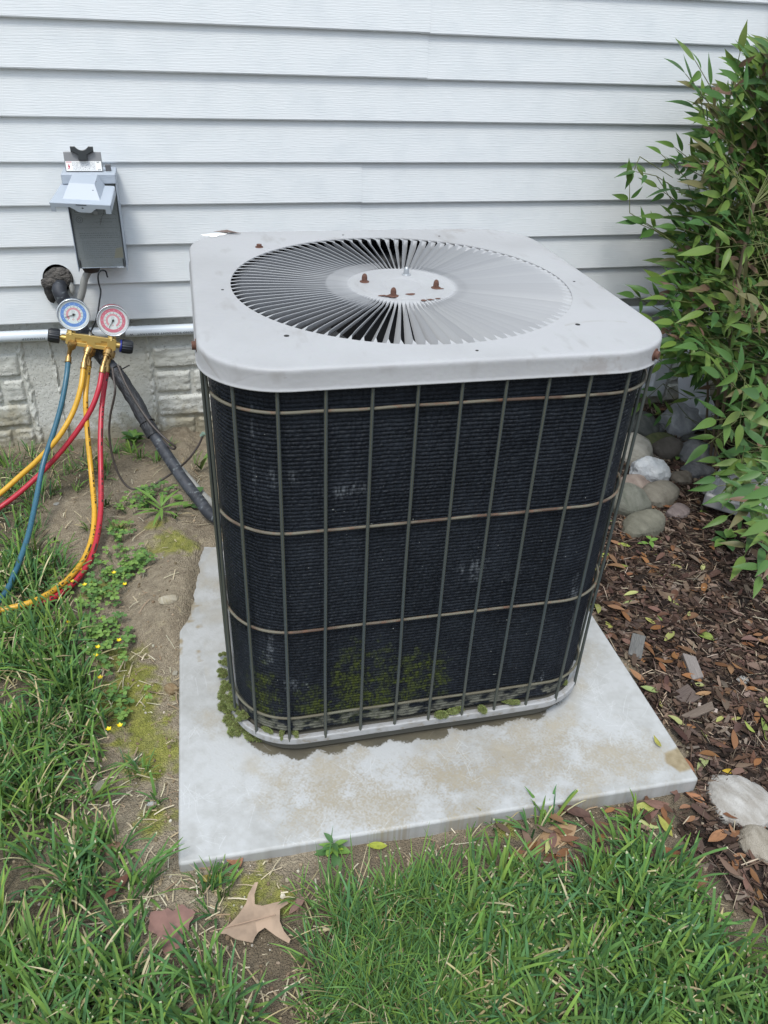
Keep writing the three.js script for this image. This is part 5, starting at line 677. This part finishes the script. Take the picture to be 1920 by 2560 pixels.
// ---------------------------------------------------------------- lawn
{
  const bag = new Bag(), greens = [[0.064, 0.140, 0.036], [0.090, 0.188, 0.046], [0.056, 0.134, 0.054], [0.128, 0.228, 0.045], [0.075, 0.168, 0.068], [0.160, 0.245, 0.048]], straw = [[0.40, 0.34, 0.18], [0.33, 0.27, 0.15], [0.46, 0.41, 0.25]];
  const blade = (x, z, len, w, az, lean, col, tip) => {
    const y = hG(x, z) - 0.002, n = 5, d = V(Math.cos(az), 0, Math.sin(az)), s = V(-Math.sin(az), 0, Math.cos(az)).multiplyScalar(w / 2), tw = gauss() * 0.5; let p = V(x, y, z), a = lean * 0.35, prev = null; const st = len / n, bend = lean * rr(0.5, 1.6) / n;
    for (let i = 0; i <= n; i++) { const k = i === n ? (tip ? 0.72 : 0.12) : 1 - 0.22 * i / n, r = s.clone().applyAxisAngle(d, tw * i / n).multiplyScalar(k), L = p.clone().sub(r), R = p.clone().add(r); if (prev) bag.quad(prev[0], prev[1], R, L, col); if (tip && i === n) { const o = R.clone().sub(prev[1]).setLength(0.0022); bag.quad(L, R, R.clone().add(o), L.clone().add(o), [0.40, 0.40, 0.26]); } prev = [L, R]; a += bend; p = p.clone().addScaledVector(d, Math.sin(Math.min(a, 1.75)) * st); p.y += Math.cos(Math.min(a, 1.75)) * st; if (p.y < hG(p.x, p.z) + 0.002) p.y = hG(p.x, p.z) + 0.002; }
  };
  const tuft = (x, z, n, L, spread, fine) => { const az0 = rr(0, 6.28), tone = pick(greens), dryness = clamp((fbm(x * 5, z * 5, 2, 501) - 0.40) * 2.4); for (let i = 0; i < n; i++) { const a = az0 + gauss() * 1.9, r = spread * Math.sqrt(rnd()), dry = rnd() < 0.05 + 0.22 * dryness, c = dry ? jit(pick(straw), 0.2) : jit(mix(tone, pick(greens), 0.5), 0.28); blade(x + Math.cos(a) * r, z + Math.sin(a) * r, L * rr(0.5, 1.2), (fine ? rr(0.0014, 0.0026) : rr(0.0028, 0.0058)) * (dry ? 0.7 : 1), a, dry ? rr(0.7, 1.6) : rr(0.15, 1.35), c, !fine && rnd() < 0.12); } };
  const sow = (P, n, x0, x1, z0, z1, f) => { for (let i = 0; i < n; i++) { const x = rr(x0, x1), z = rr(z0, z1); if (!clear(x, z, 0.012) || !seen(x, z, 420)) continue; const e = edgeDist(P, x, z) + 0.05 * (fbm(x * 12, z * 12, 2, 505) - 0.55); if (e < 0) continue; if (z > 0.5 && z < 0.80 && x < -0.10 && Math.abs(z - (0.735 - 0.9 * Math.max(0, x + 0.28))) < 0.055 && rnd() < 0.75) continue; if (e < 0.05 && rnd() > 0.35 + e * 13) continue; const gap = fbm(x * 9, z * 9, 3, 506); if (gap < 0.39 && rnd() < 0.8) continue; f(x, z, e); } };
  sow(lawnLeft, 11000, -0.95, 0.25, 0.0, 2.0, (x, z, e) => { const back = sstep(0.75, 0.35, z); if (back > 0.5 && rnd() < 0.25 + 0.35 * back) return; tuft(x, z, 5, rr(0.055, 0.105) * (1 - 0.35 * back), 0.014, back > 0.6 && rnd() < 0.6); });
  sow(lawnFront, 6600, 0.15, 1.35, 1.36, 2.05, (x, z, e) => { const q = project(V(x, 0, z)), fine = q[0] > 740 && q[0] < 1130 && q[1] > 2190 && rnd() < 0.85; tuft(x, z, fine ? 8 : 5, fine ? rr(0.055, 0.095) : rr(0.04, 0.09), 0.013, fine); });
  // stray tufts on the bare soil
  for (const [px, py, n, L] of [[510, 2215, 26, .06], [545, 2235, 20, .055], [540, 2290, 12, .05], [500, 2380, 12, .05], [470, 2170, 8, .04], [350, 1910, 18, .05], [320, 1905, 14, .05], [395, 1990, 8, .04], [1025, 2100, 8, .05], [1370, 2050, 16, .07], [1340, 2075, 10, .06], [1260, 2070, 7, .05], [1180, 2110, 10, .05], [760, 2235, 10, .06], [1610, 2060, 12, .06], [1580, 2070, 12, .06], [300, 1340, 14, .04], [265, 1275, 14, .05], [350, 1160, 14, .05], [290, 1150, 20, .05], [420, 1150, 12, .04], [330, 1150, 14, .05], [400, 1170, 14, .045], [480, 1180, 5, .06], [440, 1330, 10, .04], [380, 1300, 10, .04], [230, 1330, 12, .04]]) { const p = onY(px, py, 0.02); if (clear(p.x, p.z, 0.006)) { seed = px * 7 + py; for (let k = 0; k < Math.ceil(n / 6); k++) tuft(p.x + gauss() * 0.012, p.z + gauss() * 0.012, 6, L, 0.010, rnd() < 0.3); } }
  seed = 99;
  tag(mesh('lawn_grass', bag.build(), VC(0.75, { specularIntensity: 0.35 })), 'short green lawn grass growing left and in front of the pad', 'grass', null, 'stuff');
  // dry straw and thatch on the soil
  const th = new Bag();
  for (let i = 0; i < 2600; i++) { const px = rr(0, 1500), py = rr(1150, 2560), p = onY(px, py, 0.02); if (!clear(p.x, p.z, 0.004) || inMulch(p.x, p.z) > 0.02) continue; const patch = fbm(p.x * 7, p.z * 7, 2, 511); if (patch < 0.48 && rnd() < 0.8) continue; const a = rr(0, 6.28), l = rr(0.008, 0.04), w = rr(0.0005, 0.0013), d = V(Math.cos(a), 0, Math.sin(a)), s = V(-d.z, 0, d.x).multiplyScalar(w), q = p.clone().addScaledVector(d, l); const A = V(p.x, hG(p.x, p.z) + rr(0.002, 0.006), p.z), B = V(q.x, hG(q.x, q.z) + rr(0.002, 0.010), q.z), Mi = A.clone().lerp(B, 0.5).add(V(gauss() * 0.002, rr(0, 0.004), gauss() * 0.002)), c = jit(pick([[0.46, 0.40, 0.27], [0.36, 0.29, 0.18], [0.28, 0.20, 0.13], [0.52, 0.47, 0.34]]), 0.2); th.quad(A.clone().sub(s), A.clone().add(s), Mi.clone().add(s), Mi.clone().sub(s), c); th.quad(Mi.clone().sub(s), Mi.clone().add(s), B.clone().add(s), B.clone().sub(s), c); }
  tag(mesh('dry_thatch', th.build(), VC(0.9)), 'thin dry straw strands strewn over the bare soil', 'thatch', null, 'stuff');
}
// ---------------------------------------------------------------- weeds with yellow flowers
{
  const heart = leafGeo(0.0105, 0.0105, 0.35, 0.1, 4, 1.3), petal = leafGeo(0.0052, 0.0034, 0.2, -0.25, 3, 1.1), green = [[0.10, 0.20, 0.04], [0.075, 0.165, 0.04], [0.15, 0.26, 0.05]].map(c => std(c, 0.6, { side: THREE.DoubleSide })), yellow = std([0.80, 0.60, 0.01], 0.5, { side: THREE.DoubleSide });
  const clover = (px, py, n0, r, fl, label) => { const n = Math.round(n0 * 0.6); const c0 = onY(px, py, 0.02), t = thing('clover_weed', label, 'weed', V(c0.x, 0, c0.z), 'yellow flowered clover weeds in the soil left of the pad'); const by = [[], [], []], st = [];
    for (let i = 0; i < n; i++) { const a = rr(0, 6.28), q = r * Math.sqrt(rnd()), x = Math.cos(a) * q, z = Math.sin(a) * q, y0 = hG(c0.x + x, c0.z + z), y = y0 + rr(0.010, 0.034); st.push(tube([V(x * 0.6, y0, z * 0.6), V(x, y, z)], 0.0005, 3, 4)); const k = Math.floor(rnd() * 3), s = rr(0.7, 1.25), a0 = rr(0, 6.28); for (let j = 0; j < 3; j++) { const b = a0 + j * 2.094; by[k].push(heart.clone().applyMatrix4(basis(V(x, y, z), V(Math.cos(b), gauss() * 0.15, Math.sin(b)), V(gauss() * 0.3, 1, gauss() * 0.3), s))); } }
    by.forEach((g, k) => g.length && mesh('leaves', join(g), green[k], t)); mesh('stems', join(st), green[1], t);
    fl.forEach(([fx, fy]) => { const p = onY(fx, fy, 0.05).sub(V(c0.x, 0, c0.z)), gs = []; for (let j = 0; j < 5; j++) { const b = j * 1.2566 + fx; gs.push(petal.clone().applyMatrix4(basis(V(p.x, p.y, p.z), V(Math.cos(b), 0.35, Math.sin(b)), V(0, 1, 0), 1.25))); } const f = mesh('flower', join(gs), yellow, t); mesh('flower_stalk', tube([V(p.x * 0.8, 0.01, p.z * 0.8), V(p.x, p.y, p.z)], 0.0005, 3, 4), green[1], t); }); };
  [[300, 1420, 60, .06, []], [260, 1470, 60, .06, [[200, 1425], [285, 1433]]], [340, 1440, 50, .05, [[312, 1462]]], [250, 1510, 50, .05, [[182, 1455], [228, 1456], [212, 1463]]], [165, 1485, 20, .03, [[152, 1498]]], [240, 1570, 24, .04, [[172, 1556], [257, 1548]]], [280, 1600, 46, .05, [[298, 1602]]], [245, 1620, 36, .045, [[245, 1619], [240, 1640]]], [285, 1660, 26, .04, [[251, 1695]]], [320, 1760, 30, .045, [[300, 1815], [272, 1824]]], [225, 1720, 26, .05, []], [345, 1290, 40, .05, [[360, 1232], [389, 1222]]], [395, 1270, 40, .05, []], [310, 1350, 26, .04, []]
  ].forEach(([x, y, n, r, f], i) => clover(x, y, n, r, f, ['flowerless clover weed, topmost of dense patch left of pad', 'clover weed with two yellow flowers right of the red hose', 'clover weed with one yellow flower between dense patch and pad', 'clover weed with three yellow flowers where hoses meet the lawn', 'small clover sprig with one yellow flower under yellow hose end', 'sparse clover weed with two yellow flowers, one deep in grass', 'full clover weed with one yellow flower beside cream rock chip', 'clover weed with two yellow flowers close together at grass edge', 'clover weed with one yellow flower above yellow moss patch', 'clover weed with two yellow flowers growing in moss by the pad', 'flowerless clover weed among lawn grass beside moss', 'clover weed with two yellow flowers under control cable loop', 'flowerless clover weed under the black insulated line', 'flowerless clover weed on bare soil between cable and clover patch'][i]));
  // broad leaved weeds
  const weed = (label, px, py, specs, mats) => { const p = onY(px, py, 0.02), t = thing('broadleaf_weed', label, 'weed', V(p.x, hG(p.x, p.z), p.z)); specs.forEach(([a, l, w, up, k, x = 0, z = 0, y = 0]) => { const m = mesh('leaf', leafGeo(l, w, 0.3, 0.3, 7, 0.95), mats[k], t); orient(m, V(x, y + 0.003, z), V(Math.cos(a), up, Math.sin(a)), V(0, 1, 0.001)); }); return t; };
  const gl = std([0.13, 0.24, 0.045], 0.5, { side: 2 }), gd = std([0.06, 0.14, 0.04], 0.5, { side: 2 }), gy = std([0.28, 0.40, 0.05], 0.5, { side: 2 });
  const ros = (n, l, w, up, k) => Array.from({ length: n }, (_, i) => [i / n * 6.283 + rr(-0.3, 0.3), l * rr(0.7, 1.2), w, up * rr(0.5, 1.3), k === 'mix' ? i % 3 : k, 0, 0, rr(0, 0.02)]);
  weed('leafy bright green seedling against front of pad', 832, 2130, ros(16, 0.026, 0.010, 0.9, 'mix').concat([[1.5, .05, .016, .1, 1], [3.2, .035, .022, .2, 1], [0.4, .03, .016, .3, 0]]), [gl, gd, gy]);
  weed('clump of small round leaves at the foundation', 338, 1125, ros(22, 0.034, 0.020, 1.0, 'mix'), [gl, gd, gl]);
  weed('grassy broad bladed weed under the control cable loop', 410, 1318, ros(12, 0.075, 0.009, 0.7, 0), [gl]);
  weed('scalloped mallow leaves beside air conditioner', 482, 1295, [[0.6, .042, .044, .25, 1], [2.4, .028, .028, .5, 0], [-0.6, .026, .024, .7, 1, .015, -.02, .02], [3.6, .03, .026, .4, 0, -.02, -.01, .01]], [gl, gd]);
  weed('upright lance leaf weed at air conditioner corner', 505, 1195, [[1.2, .085, .014, 2.6, 0], [-0.6, .07, .014, 2.4, 0], [2.2, .06, .012, 2.0, 1]], [gl, gd]);
  weed('pair of round pale leaves in front grass', 1060, 2370, [[0.2, .030, .014, .6, 2], [3.4, .032, .015, .5, 0]], [gl, gd, gy].map(m => m));
  weed('lime ragged leaves in the front grass', 1415, 2390, [[1.2, .034, .018, .5, 2], [4.2, .036, .018, .5, 2]], [gl, gd, gy]);
  weed('lime leaf pair low in front grass', 1482, 2352, [[0.3, .028, .016, .5, 2], [3.0, .026, .015, .5, 2]], [gl, gd, gy]);
  weed('small green weed at base of shrub', 1815, 1345, ros(7, .045, .026, .5, 'mix'), [gl, gd, gd]);
  weed('seedling with three leaves on the mulch', 1625, 1352, ros(4, .026, .013, .4, 0), [gl]);
  weed('small green weed between river stones', 1695, 1140, ros(5, .034, .015, .7, 0), [gl]);
}
// ---------------------------------------------------------------- moss cushions on the base pan and pad
{
  const cols = [[0.15, 0.21, 0.05], [0.21, 0.27, 0.08], [0.30, 0.34, 0.14], [0.13, 0.12, 0.06], [0.25, 0.29, 0.09]];
  const protos = [0, 1, 2, 3].map(v => { const b = new Bag(), nb = 7; // low ragged mat: several small hummocks of tiny leafy shoots
    for (let k = 0; k < nb; k++) { const a0 = rr(0, 6.28), q = k ? rr(0.25, 1.0) : 0, cx = Math.cos(a0) * q, cz = Math.sin(a0) * q * 0.8, R = k ? rr(0.22, 0.48) : 0.5; b.geo(new THREE.IcosahedronGeometry(1, 2), new THREE.Matrix4().makeScale(R * 0.85, R * 0.7, R * 0.85).setPosition(cx, 0, cz), [0.10, 0.115, 0.035]);
      for (let i = 0; i < 260; i++) { const u = rr(-0.2, 1), a = rr(0, 6.28), s = Math.sqrt(1 - u * u), n = V(s * Math.cos(a), u, s * Math.sin(a)), p = V(cx + n.x * R * 0.9, n.y * R * 0.75, cz + n.z * R * 0.9), t = V(gauss(), gauss(), gauss()).cross(n).normalize().multiplyScalar(0.04), e = p.clone().addScaledVector(n, rr(0.05, 0.20)).add(V(gauss() * 0.08, gauss() * 0.06, gauss() * 0.08)); b.tri(p.clone().sub(t), p.clone().add(t), e, jit(pick(cols), 0.35)); } }
    return b.build(); });
  const mm = VC(0.95), G = 'moss cushions round the air conditioner base';
  const cushion = (px, py, y, s, label) => { const p = onY(px, py, y), m = mesh('moss_cushion', protos[(px + py) % 4], mm); m.position.copy(p); const f = 0.75 + 0.7 * hsh(px, py, 4); m.scale.set(s[0] * f * 1.15, s[1] * (0.8 + 0.35 * f), s[2] * 1.1); m.rotation.set(0.3 * (hsh(px, py, 5) - 0.5), px, 0.3 * (hsh(px, py, 6) - 0.5)); tag(m, label, 'moss', G); };
  for (const [x, y] of [[570, 1795], [555, 1765], [592, 1815], [640, 1835], [620, 1828]]) cushion(x, y, 0.056, [0.016, 0.013, 0.016], 'green moss cushion on pad below rounded corner of base rim');
  for (const [x, y] of [[566, 1745], [560, 1722], [580, 1770], [605, 1790]]) cushion(x, y, 0.106, [0.014, 0.013, 0.014], 'green moss cushion growing inside rounded corner of base rim');
  for (const [x, y] of [[662, 1822], [705, 1832], [740, 1836]]) cushion(x, y, 0.104, [0.013, 0.007, 0.008], 'low green moss cushion on rim between first cage wires');
  cushion(1096, 1788, 0.106, [0.016, 0.013, 0.014], 'pale moss cushion, larger of pair on front rim'); cushion(1128, 1780, 0.106, [0.014, 0.011, 0.013], 'greener moss cushion of pair on front rim');
  cushion(1202, 1770, 0.106, [0.013, 0.011, 0.012], 'brownish moss cushion alone on front rim'); cushion(1278, 1756, 0.106, [0.017, 0.010, 0.012], 'wide olive moss cushion on front rim');
  cushion(1412, 1708, 0.106, [0.010, 0.013, 0.010], 'small moss cushion at front corner beside lichen');
  for (const [x, y, s] of [[558, 1680, .011], [560, 1655, .008], [564, 1710, .009], [562, 1635, .006]]) cushion(x, y, 0.065, [s, s * 1.2, s * 1.4], 'green moss cushion along left side of base');
}
// ---------------------------------------------------------------- nandina shrub
{
  const bush = thing('nandina_shrub', 'nandina shrub with pointed green and bronze leaves against the siding', 'shrub', V(1.74, 0, 0.40)), O = bush.position;
  const mass = [[1960, 50], [1890, 110], [1835, 170], [1795, 215], [1770, 300], [1745, 380], [1700, 430], [1680, 480], [1700, 540], [1680, 590], [1690, 650], [1680, 720], [1660, 760], [1665, 850], [1690, 910], [1740, 950], [1800, 985], [1860, 1050], [1850, 1130], [1850, 1210], [1830, 1270], [1880, 1400], [1960, 1480], [2350, 1480], [2350, 50]];
  const tints = [[0.072, 0.155, 0.038], [0.078, 0.165, 0.040], [0.066, 0.148, 0.044], [0.100, 0.182, 0.040], [0.130, 0.205, 0.042], [0.150, 0.205, 0.052], [0.165, 0.155, 0.070], [0.185, 0.118, 0.080]];
  const mats = tints.map(c => phys(c, 0.42, { side: THREE.DoubleSide, transmission: 0.16, thickness: 0, specularIntensity: 0.45 }));
  const geos = [leafGeo(0.090, 0.0255, 0.22, 0.12, 8, 0.78, 1), leafGeo(0.084, 0.0215, 0.30, 0.26, 8, 0.82, 1), leafGeo(0.098, 0.0265, 0.18, -0.05, 8, 0.75, 1), leafGeo(0.072, 0.0235, 0.32, 0.18, 8, 0.82, 1)];
  const leaves = [], stems = [];
  const addLeaf = (p, dir, up, s, k) => leaves.push({ p, dir, up, s, k, g: Math.floor(rnd() * 4) });
  function spray(tip, dir, size, pairs = 2) { // compound leaf: a rachis with opposite leaflets and a terminal one
    const up0 = V(gauss() * 0.4 - 0.30, 0.80, gauss() * 0.4 + 0.62), up = up0.addScaledVector(dir, -up0.dot(dir) * 0.95).normalize(), side = up.clone().cross(dir).normalize(), base = tip.clone().addScaledVector(dir, -0.055 * size * (pairs + 0.5)).add(V(0, -0.012, 0));
    const bronze = rnd() < 0.22, col = () => bronze ? 4 + Math.floor(rnd() * 4) : Math.floor(rnd() * 5);   // young bronze sprays among green ones, at random
    stems.push([base.clone(), tip.clone()]); addLeaf(tip.clone(), dir.clone().add(V(gauss() * 0.12, gauss() * 0.12, gauss() * 0.12)), up, size * rr(0.9, 1.15), col());
    for (let i = 0; i < pairs; i++) { const q = base.clone().lerp(tip, (i + 0.6) / (pairs + 0.25)); for (const s of [-1, 1]) { if (rnd() < 0.06) continue; const d = dir.clone().multiplyScalar(rr(0.35, 0.8)).addScaledVector(side, s * rr(0.7, 1.0)).addScaledVector(up, rr(-0.15, 0.35)).normalize(); addLeaf(q.clone().addScaledVector(d, 0.004), d, up.clone().add(V(gauss() * 0.25, 0, gauss() * 0.25)), size * rr(0.65, 1.0), col()); } }
    return base;
  }
  const canes = []; for (let i = 0; i < 9; i++) { const a = i / 9 * 6.28, r = rr(0.03, 0.12); canes.push([V(O.x + Math.cos(a) * r, 0, O.z + Math.sin(a) * r * 0.8), V(O.x + Math.cos(a) * (r + 0.22) + 0.04, rr(0.55, 0.85), O.z + Math.sin(a) * 0.2)]); }
  const place = (px, py, z) => { const p = onZ(px, py, z); return p; };
  const outward = p => { const d = V(p.x - O.x - 0.30, 0, p.z - O.z + 0.06); d.normalize(); const h = clamp(p.y / 1.15); d.y = lerp(-0.25, 0.55, h); return d.add(V(gauss() * 0.32, gauss() * 0.2, gauss() * 0.32)).normalize(); };
  // sprays that make the outline (photo pixel of the tip, its heading in the picture, distance from the wall)
  const outline = [[1715, 120, -130, .30], [1688, 160, -140, .28], [1740, 215, -120, .34], [1862, 75, -80, .34], [1870, 130, -110, .34], [1700, 255, -155, .28], [1712, 200, -140, .30], [1725, 290, -170, .24], [1655, 350, -150, .25], [1625, 365, -145, .26], [1660, 395, -160, .2], [1548, 430, 175, .13], [1572, 418, -90, .13], [1568, 470, 120, .13], [1610, 450, -150, .14], [1640, 480, 170, .2], [1575, 545, -160, .22], [1560, 552, -170, .22], [1625, 545, 175, .24], [1650, 590, 165, .2], [1640, 650, -170, .18], [1700, 630, 160, .3], [1560, 735, -165, .32], [1590, 715, -150, .30], [1632, 690, -150, .32], [1640, 700, -165, .36], [1660, 705, -145, .40], [1720, 760, 180, .42], [1595, 790, -165, .36], [1600, 870, -150, .40], [1640, 880, 170, .40], [1640, 810, -175, .42], [1680, 860, 170, .42], [1720, 920, 160, .42], [1760, 890, 165, .5], [1690, 1005, 165, .22], [1600, 1040, 170, .16], [1580, 1030, 140, .14]];
  const dirOf = (p, deg, px, py, z) => { const a = deg * Math.PI / 180, q = onZ(px + 60 * Math.cos(a), py + 60 * Math.sin(a), z); return q.sub(p).add(V(0, 0, gauss() * 0.03)).normalize(); };
  for (const [px, py, deg, z] of outline) { const p = place(px, py, z); if (p.y < 0.06) continue; const d = dirOf(p, deg, px, py, z); const b = spray(p.clone().addScaledVector(d, -0.045), d, rr(0.66, 0.88), px < 1580 ? 1 : 2); if (px < 1600) stems.push([b, b.clone().add(V(0.10, -0.05, 0.03))]); }
  // big near sprays low on the right
  for (const [px, py, deg, z, s] of [[1745, 870, -160, .62, 1.15], [1800, 940, -150, .66, 1.2], [1830, 905, -130, .66, 1.2], [1790, 1050, 175, .66, 1.2], [1850, 1060, 120, .68, 1.1], [1770, 1110, 150, .6, 1.0], [1800, 1150, 178, .62, 1.15], [1790, 1195, 170, .66, 1.15], [1840, 1220, 110, .68, 1.1], [1850, 1130, 175, .6, 1.1], [1880, 1190, 160, .66, 1.1], [1880, 1290, 120, .6, 1.1], [1850, 1330, 110, .6, 1.1], [1890, 1400, 130, .55, 1.1], [1900, 990, -150, .70, 1.2], [1880, 830, -150, .62, 1.15], [1840, 760, -140, .6, 1.1], [1800, 700, -150, .55, 1.05], [1860, 690, -120, .6, 1.1], [1790, 620, 165, .5, 1.05], [1830, 540, -140, .52, 1.05], [1870, 500, -120, .55, 1.05], [1900, 560, -130, .55, 1.05], [1760, 560, -170, .45, 1.0], [1760, 780, 175, .55, 1.1], [1900, 760, -140, .62, 1.1]])
  { const p = place(px, py, z), d = dirOf(p, deg, px, py, z).add(V(0, 0, 0.25)).normalize(); spray(p, d, s * 0.88, 2); }
  for (const [px, py, h, deg] of [[1850, 1150, .34, 170], [1890, 1210, .32, 150], [1870, 1270, .26, 140], [1905, 1290, .28, 120], [1830, 1235, .24, 160], [1795, 1215, .20, 170], [1880, 1330, .22, 110], [1905, 1370, .22, 100], [1860, 1390, .15, 120], [1900, 1440, .16, 110], [1915, 1330, .30, 130], [1840, 1180, .30, 178], [1915, 1240, .36, 160], [1880, 1120, .42, 170], [1905, 1180, .42, 165], [1920, 1400, .26, 120], [1935, 1300, .34, 150], [1940, 1220, .40, 160], [1950, 1380, .28, 130], [1820, 1290, .16, 150]]) { const hh = 0.04 + h * 0.45, p = onY(px, py, hh), a = deg * Math.PI / 180, q = onY(px + 60 * Math.cos(a), py + 60 * Math.sin(a), hh - 0.02); spray(p, q.sub(p).normalize(), rr(0.75, 1.0), 2); }
  for (let i = 0, n = 0; i < 14000 && n < 1050; i++) { const px = rr(1640, 2150), py = rr(120, 1480); if (!inPoly(mass, px, py)) continue; const lower = sstep(500, 1000, py), z = rr(0.10, lerp(0.42, 0.60, lower)), p = place(px, py, z); if (p.y < 0.05 || p.x > 2.35 || p.z < 0.06) continue; const q = fbm3(p.x * 5, p.y * 5, p.z * 5, 2, 611); if (q < 0.34 && rnd() < 0.7) continue; if (py > 1000 && rnd() < 0.1) continue; n++;
    spray(p, outward(p), rr(0.58, 0.90), pick([1, 2, 2, 3])); }
  // canes and twigs
  canes.forEach(([a, b], i) => mesh('cane', tube([a, a.clone().lerp(b, 0.35).add(V(rr(-.03, .03), 0, rr(-.03, .03))), a.clone().lerp(b, 0.7).add(V(rr(-.04, .04), 0, rr(-.04, .04))), b].map(p => p.clone().sub(O)), rr(0.003, 0.005), 30, 8), std([0.13, 0.095, 0.06], 0.8), bush));
  const twig = []; for (const [a, b] of stems) { const d = b.clone().sub(a), L = d.length(), g = cyl(0.0009, 0.0013, L, 5, true); g.translate(0, L / 2, 0); g.applyQuaternion(new THREE.Quaternion().setFromUnitVectors(V(0, 1, 0), d.clone().normalize())); g.translate(a.x - O.x, a.y - O.y, a.z - O.z); twig.push(g); }
  for (const [a] of stems) { const c = pick(canes), q = c[0].clone().lerp(c[1], clamp(a.y / c[1].y - 0.1, 0.15, 1)), d = a.clone().sub(q); if (d.length() > 0.6 || rnd() < 0.25) continue; twig.push(tube([q, q.clone().lerp(a, 0.5).add(V(0, -0.02, 0)), a].map(p => p.clone().sub(O)), 0.0010, 8, 5)); }
  tag(mesh('twigs', join(twig), std([0.13, 0.15, 0.05], 0.7), bush), undefined, null, null, 'stuff');
  // the 300 largest leaves in view are single parts, the rest one mass
  leaves.forEach(l => { const q = project(l.p); l.rank = q[2] / l.s + (q[0] > 1960 ? 5 : 0); }); leaves.sort((a, b) => a.rank - b.rank);
  const restBag = new Bag();
  leaves.forEach((l, i) => { if (l.p.x > 1.28 && l.p.z < 0.015) l.p.z = 0.015; if (i < 300) { const m = mesh('leaf', geos[l.g], mats[l.k], bush); orient(m, l.p.clone().sub(O), l.dir, l.up); m.scale.setScalar(l.s); } else restBag.geo(geos[l.g], basis(l.p.clone().sub(O), l.dir, l.up, l.s), jit(tints[l.k], 0.15)); });
  const fm = mesh('foliage', restBag.build(), VC(0.42, { transmission: 0.16, thickness: 0, specularIntensity: 0.45 }), bush); fm.userData.kind = 'stuff';
  console.log('leaves', leaves.length);
}
renderer.setSize(768, 1024);
renderer.render(scene, camera);
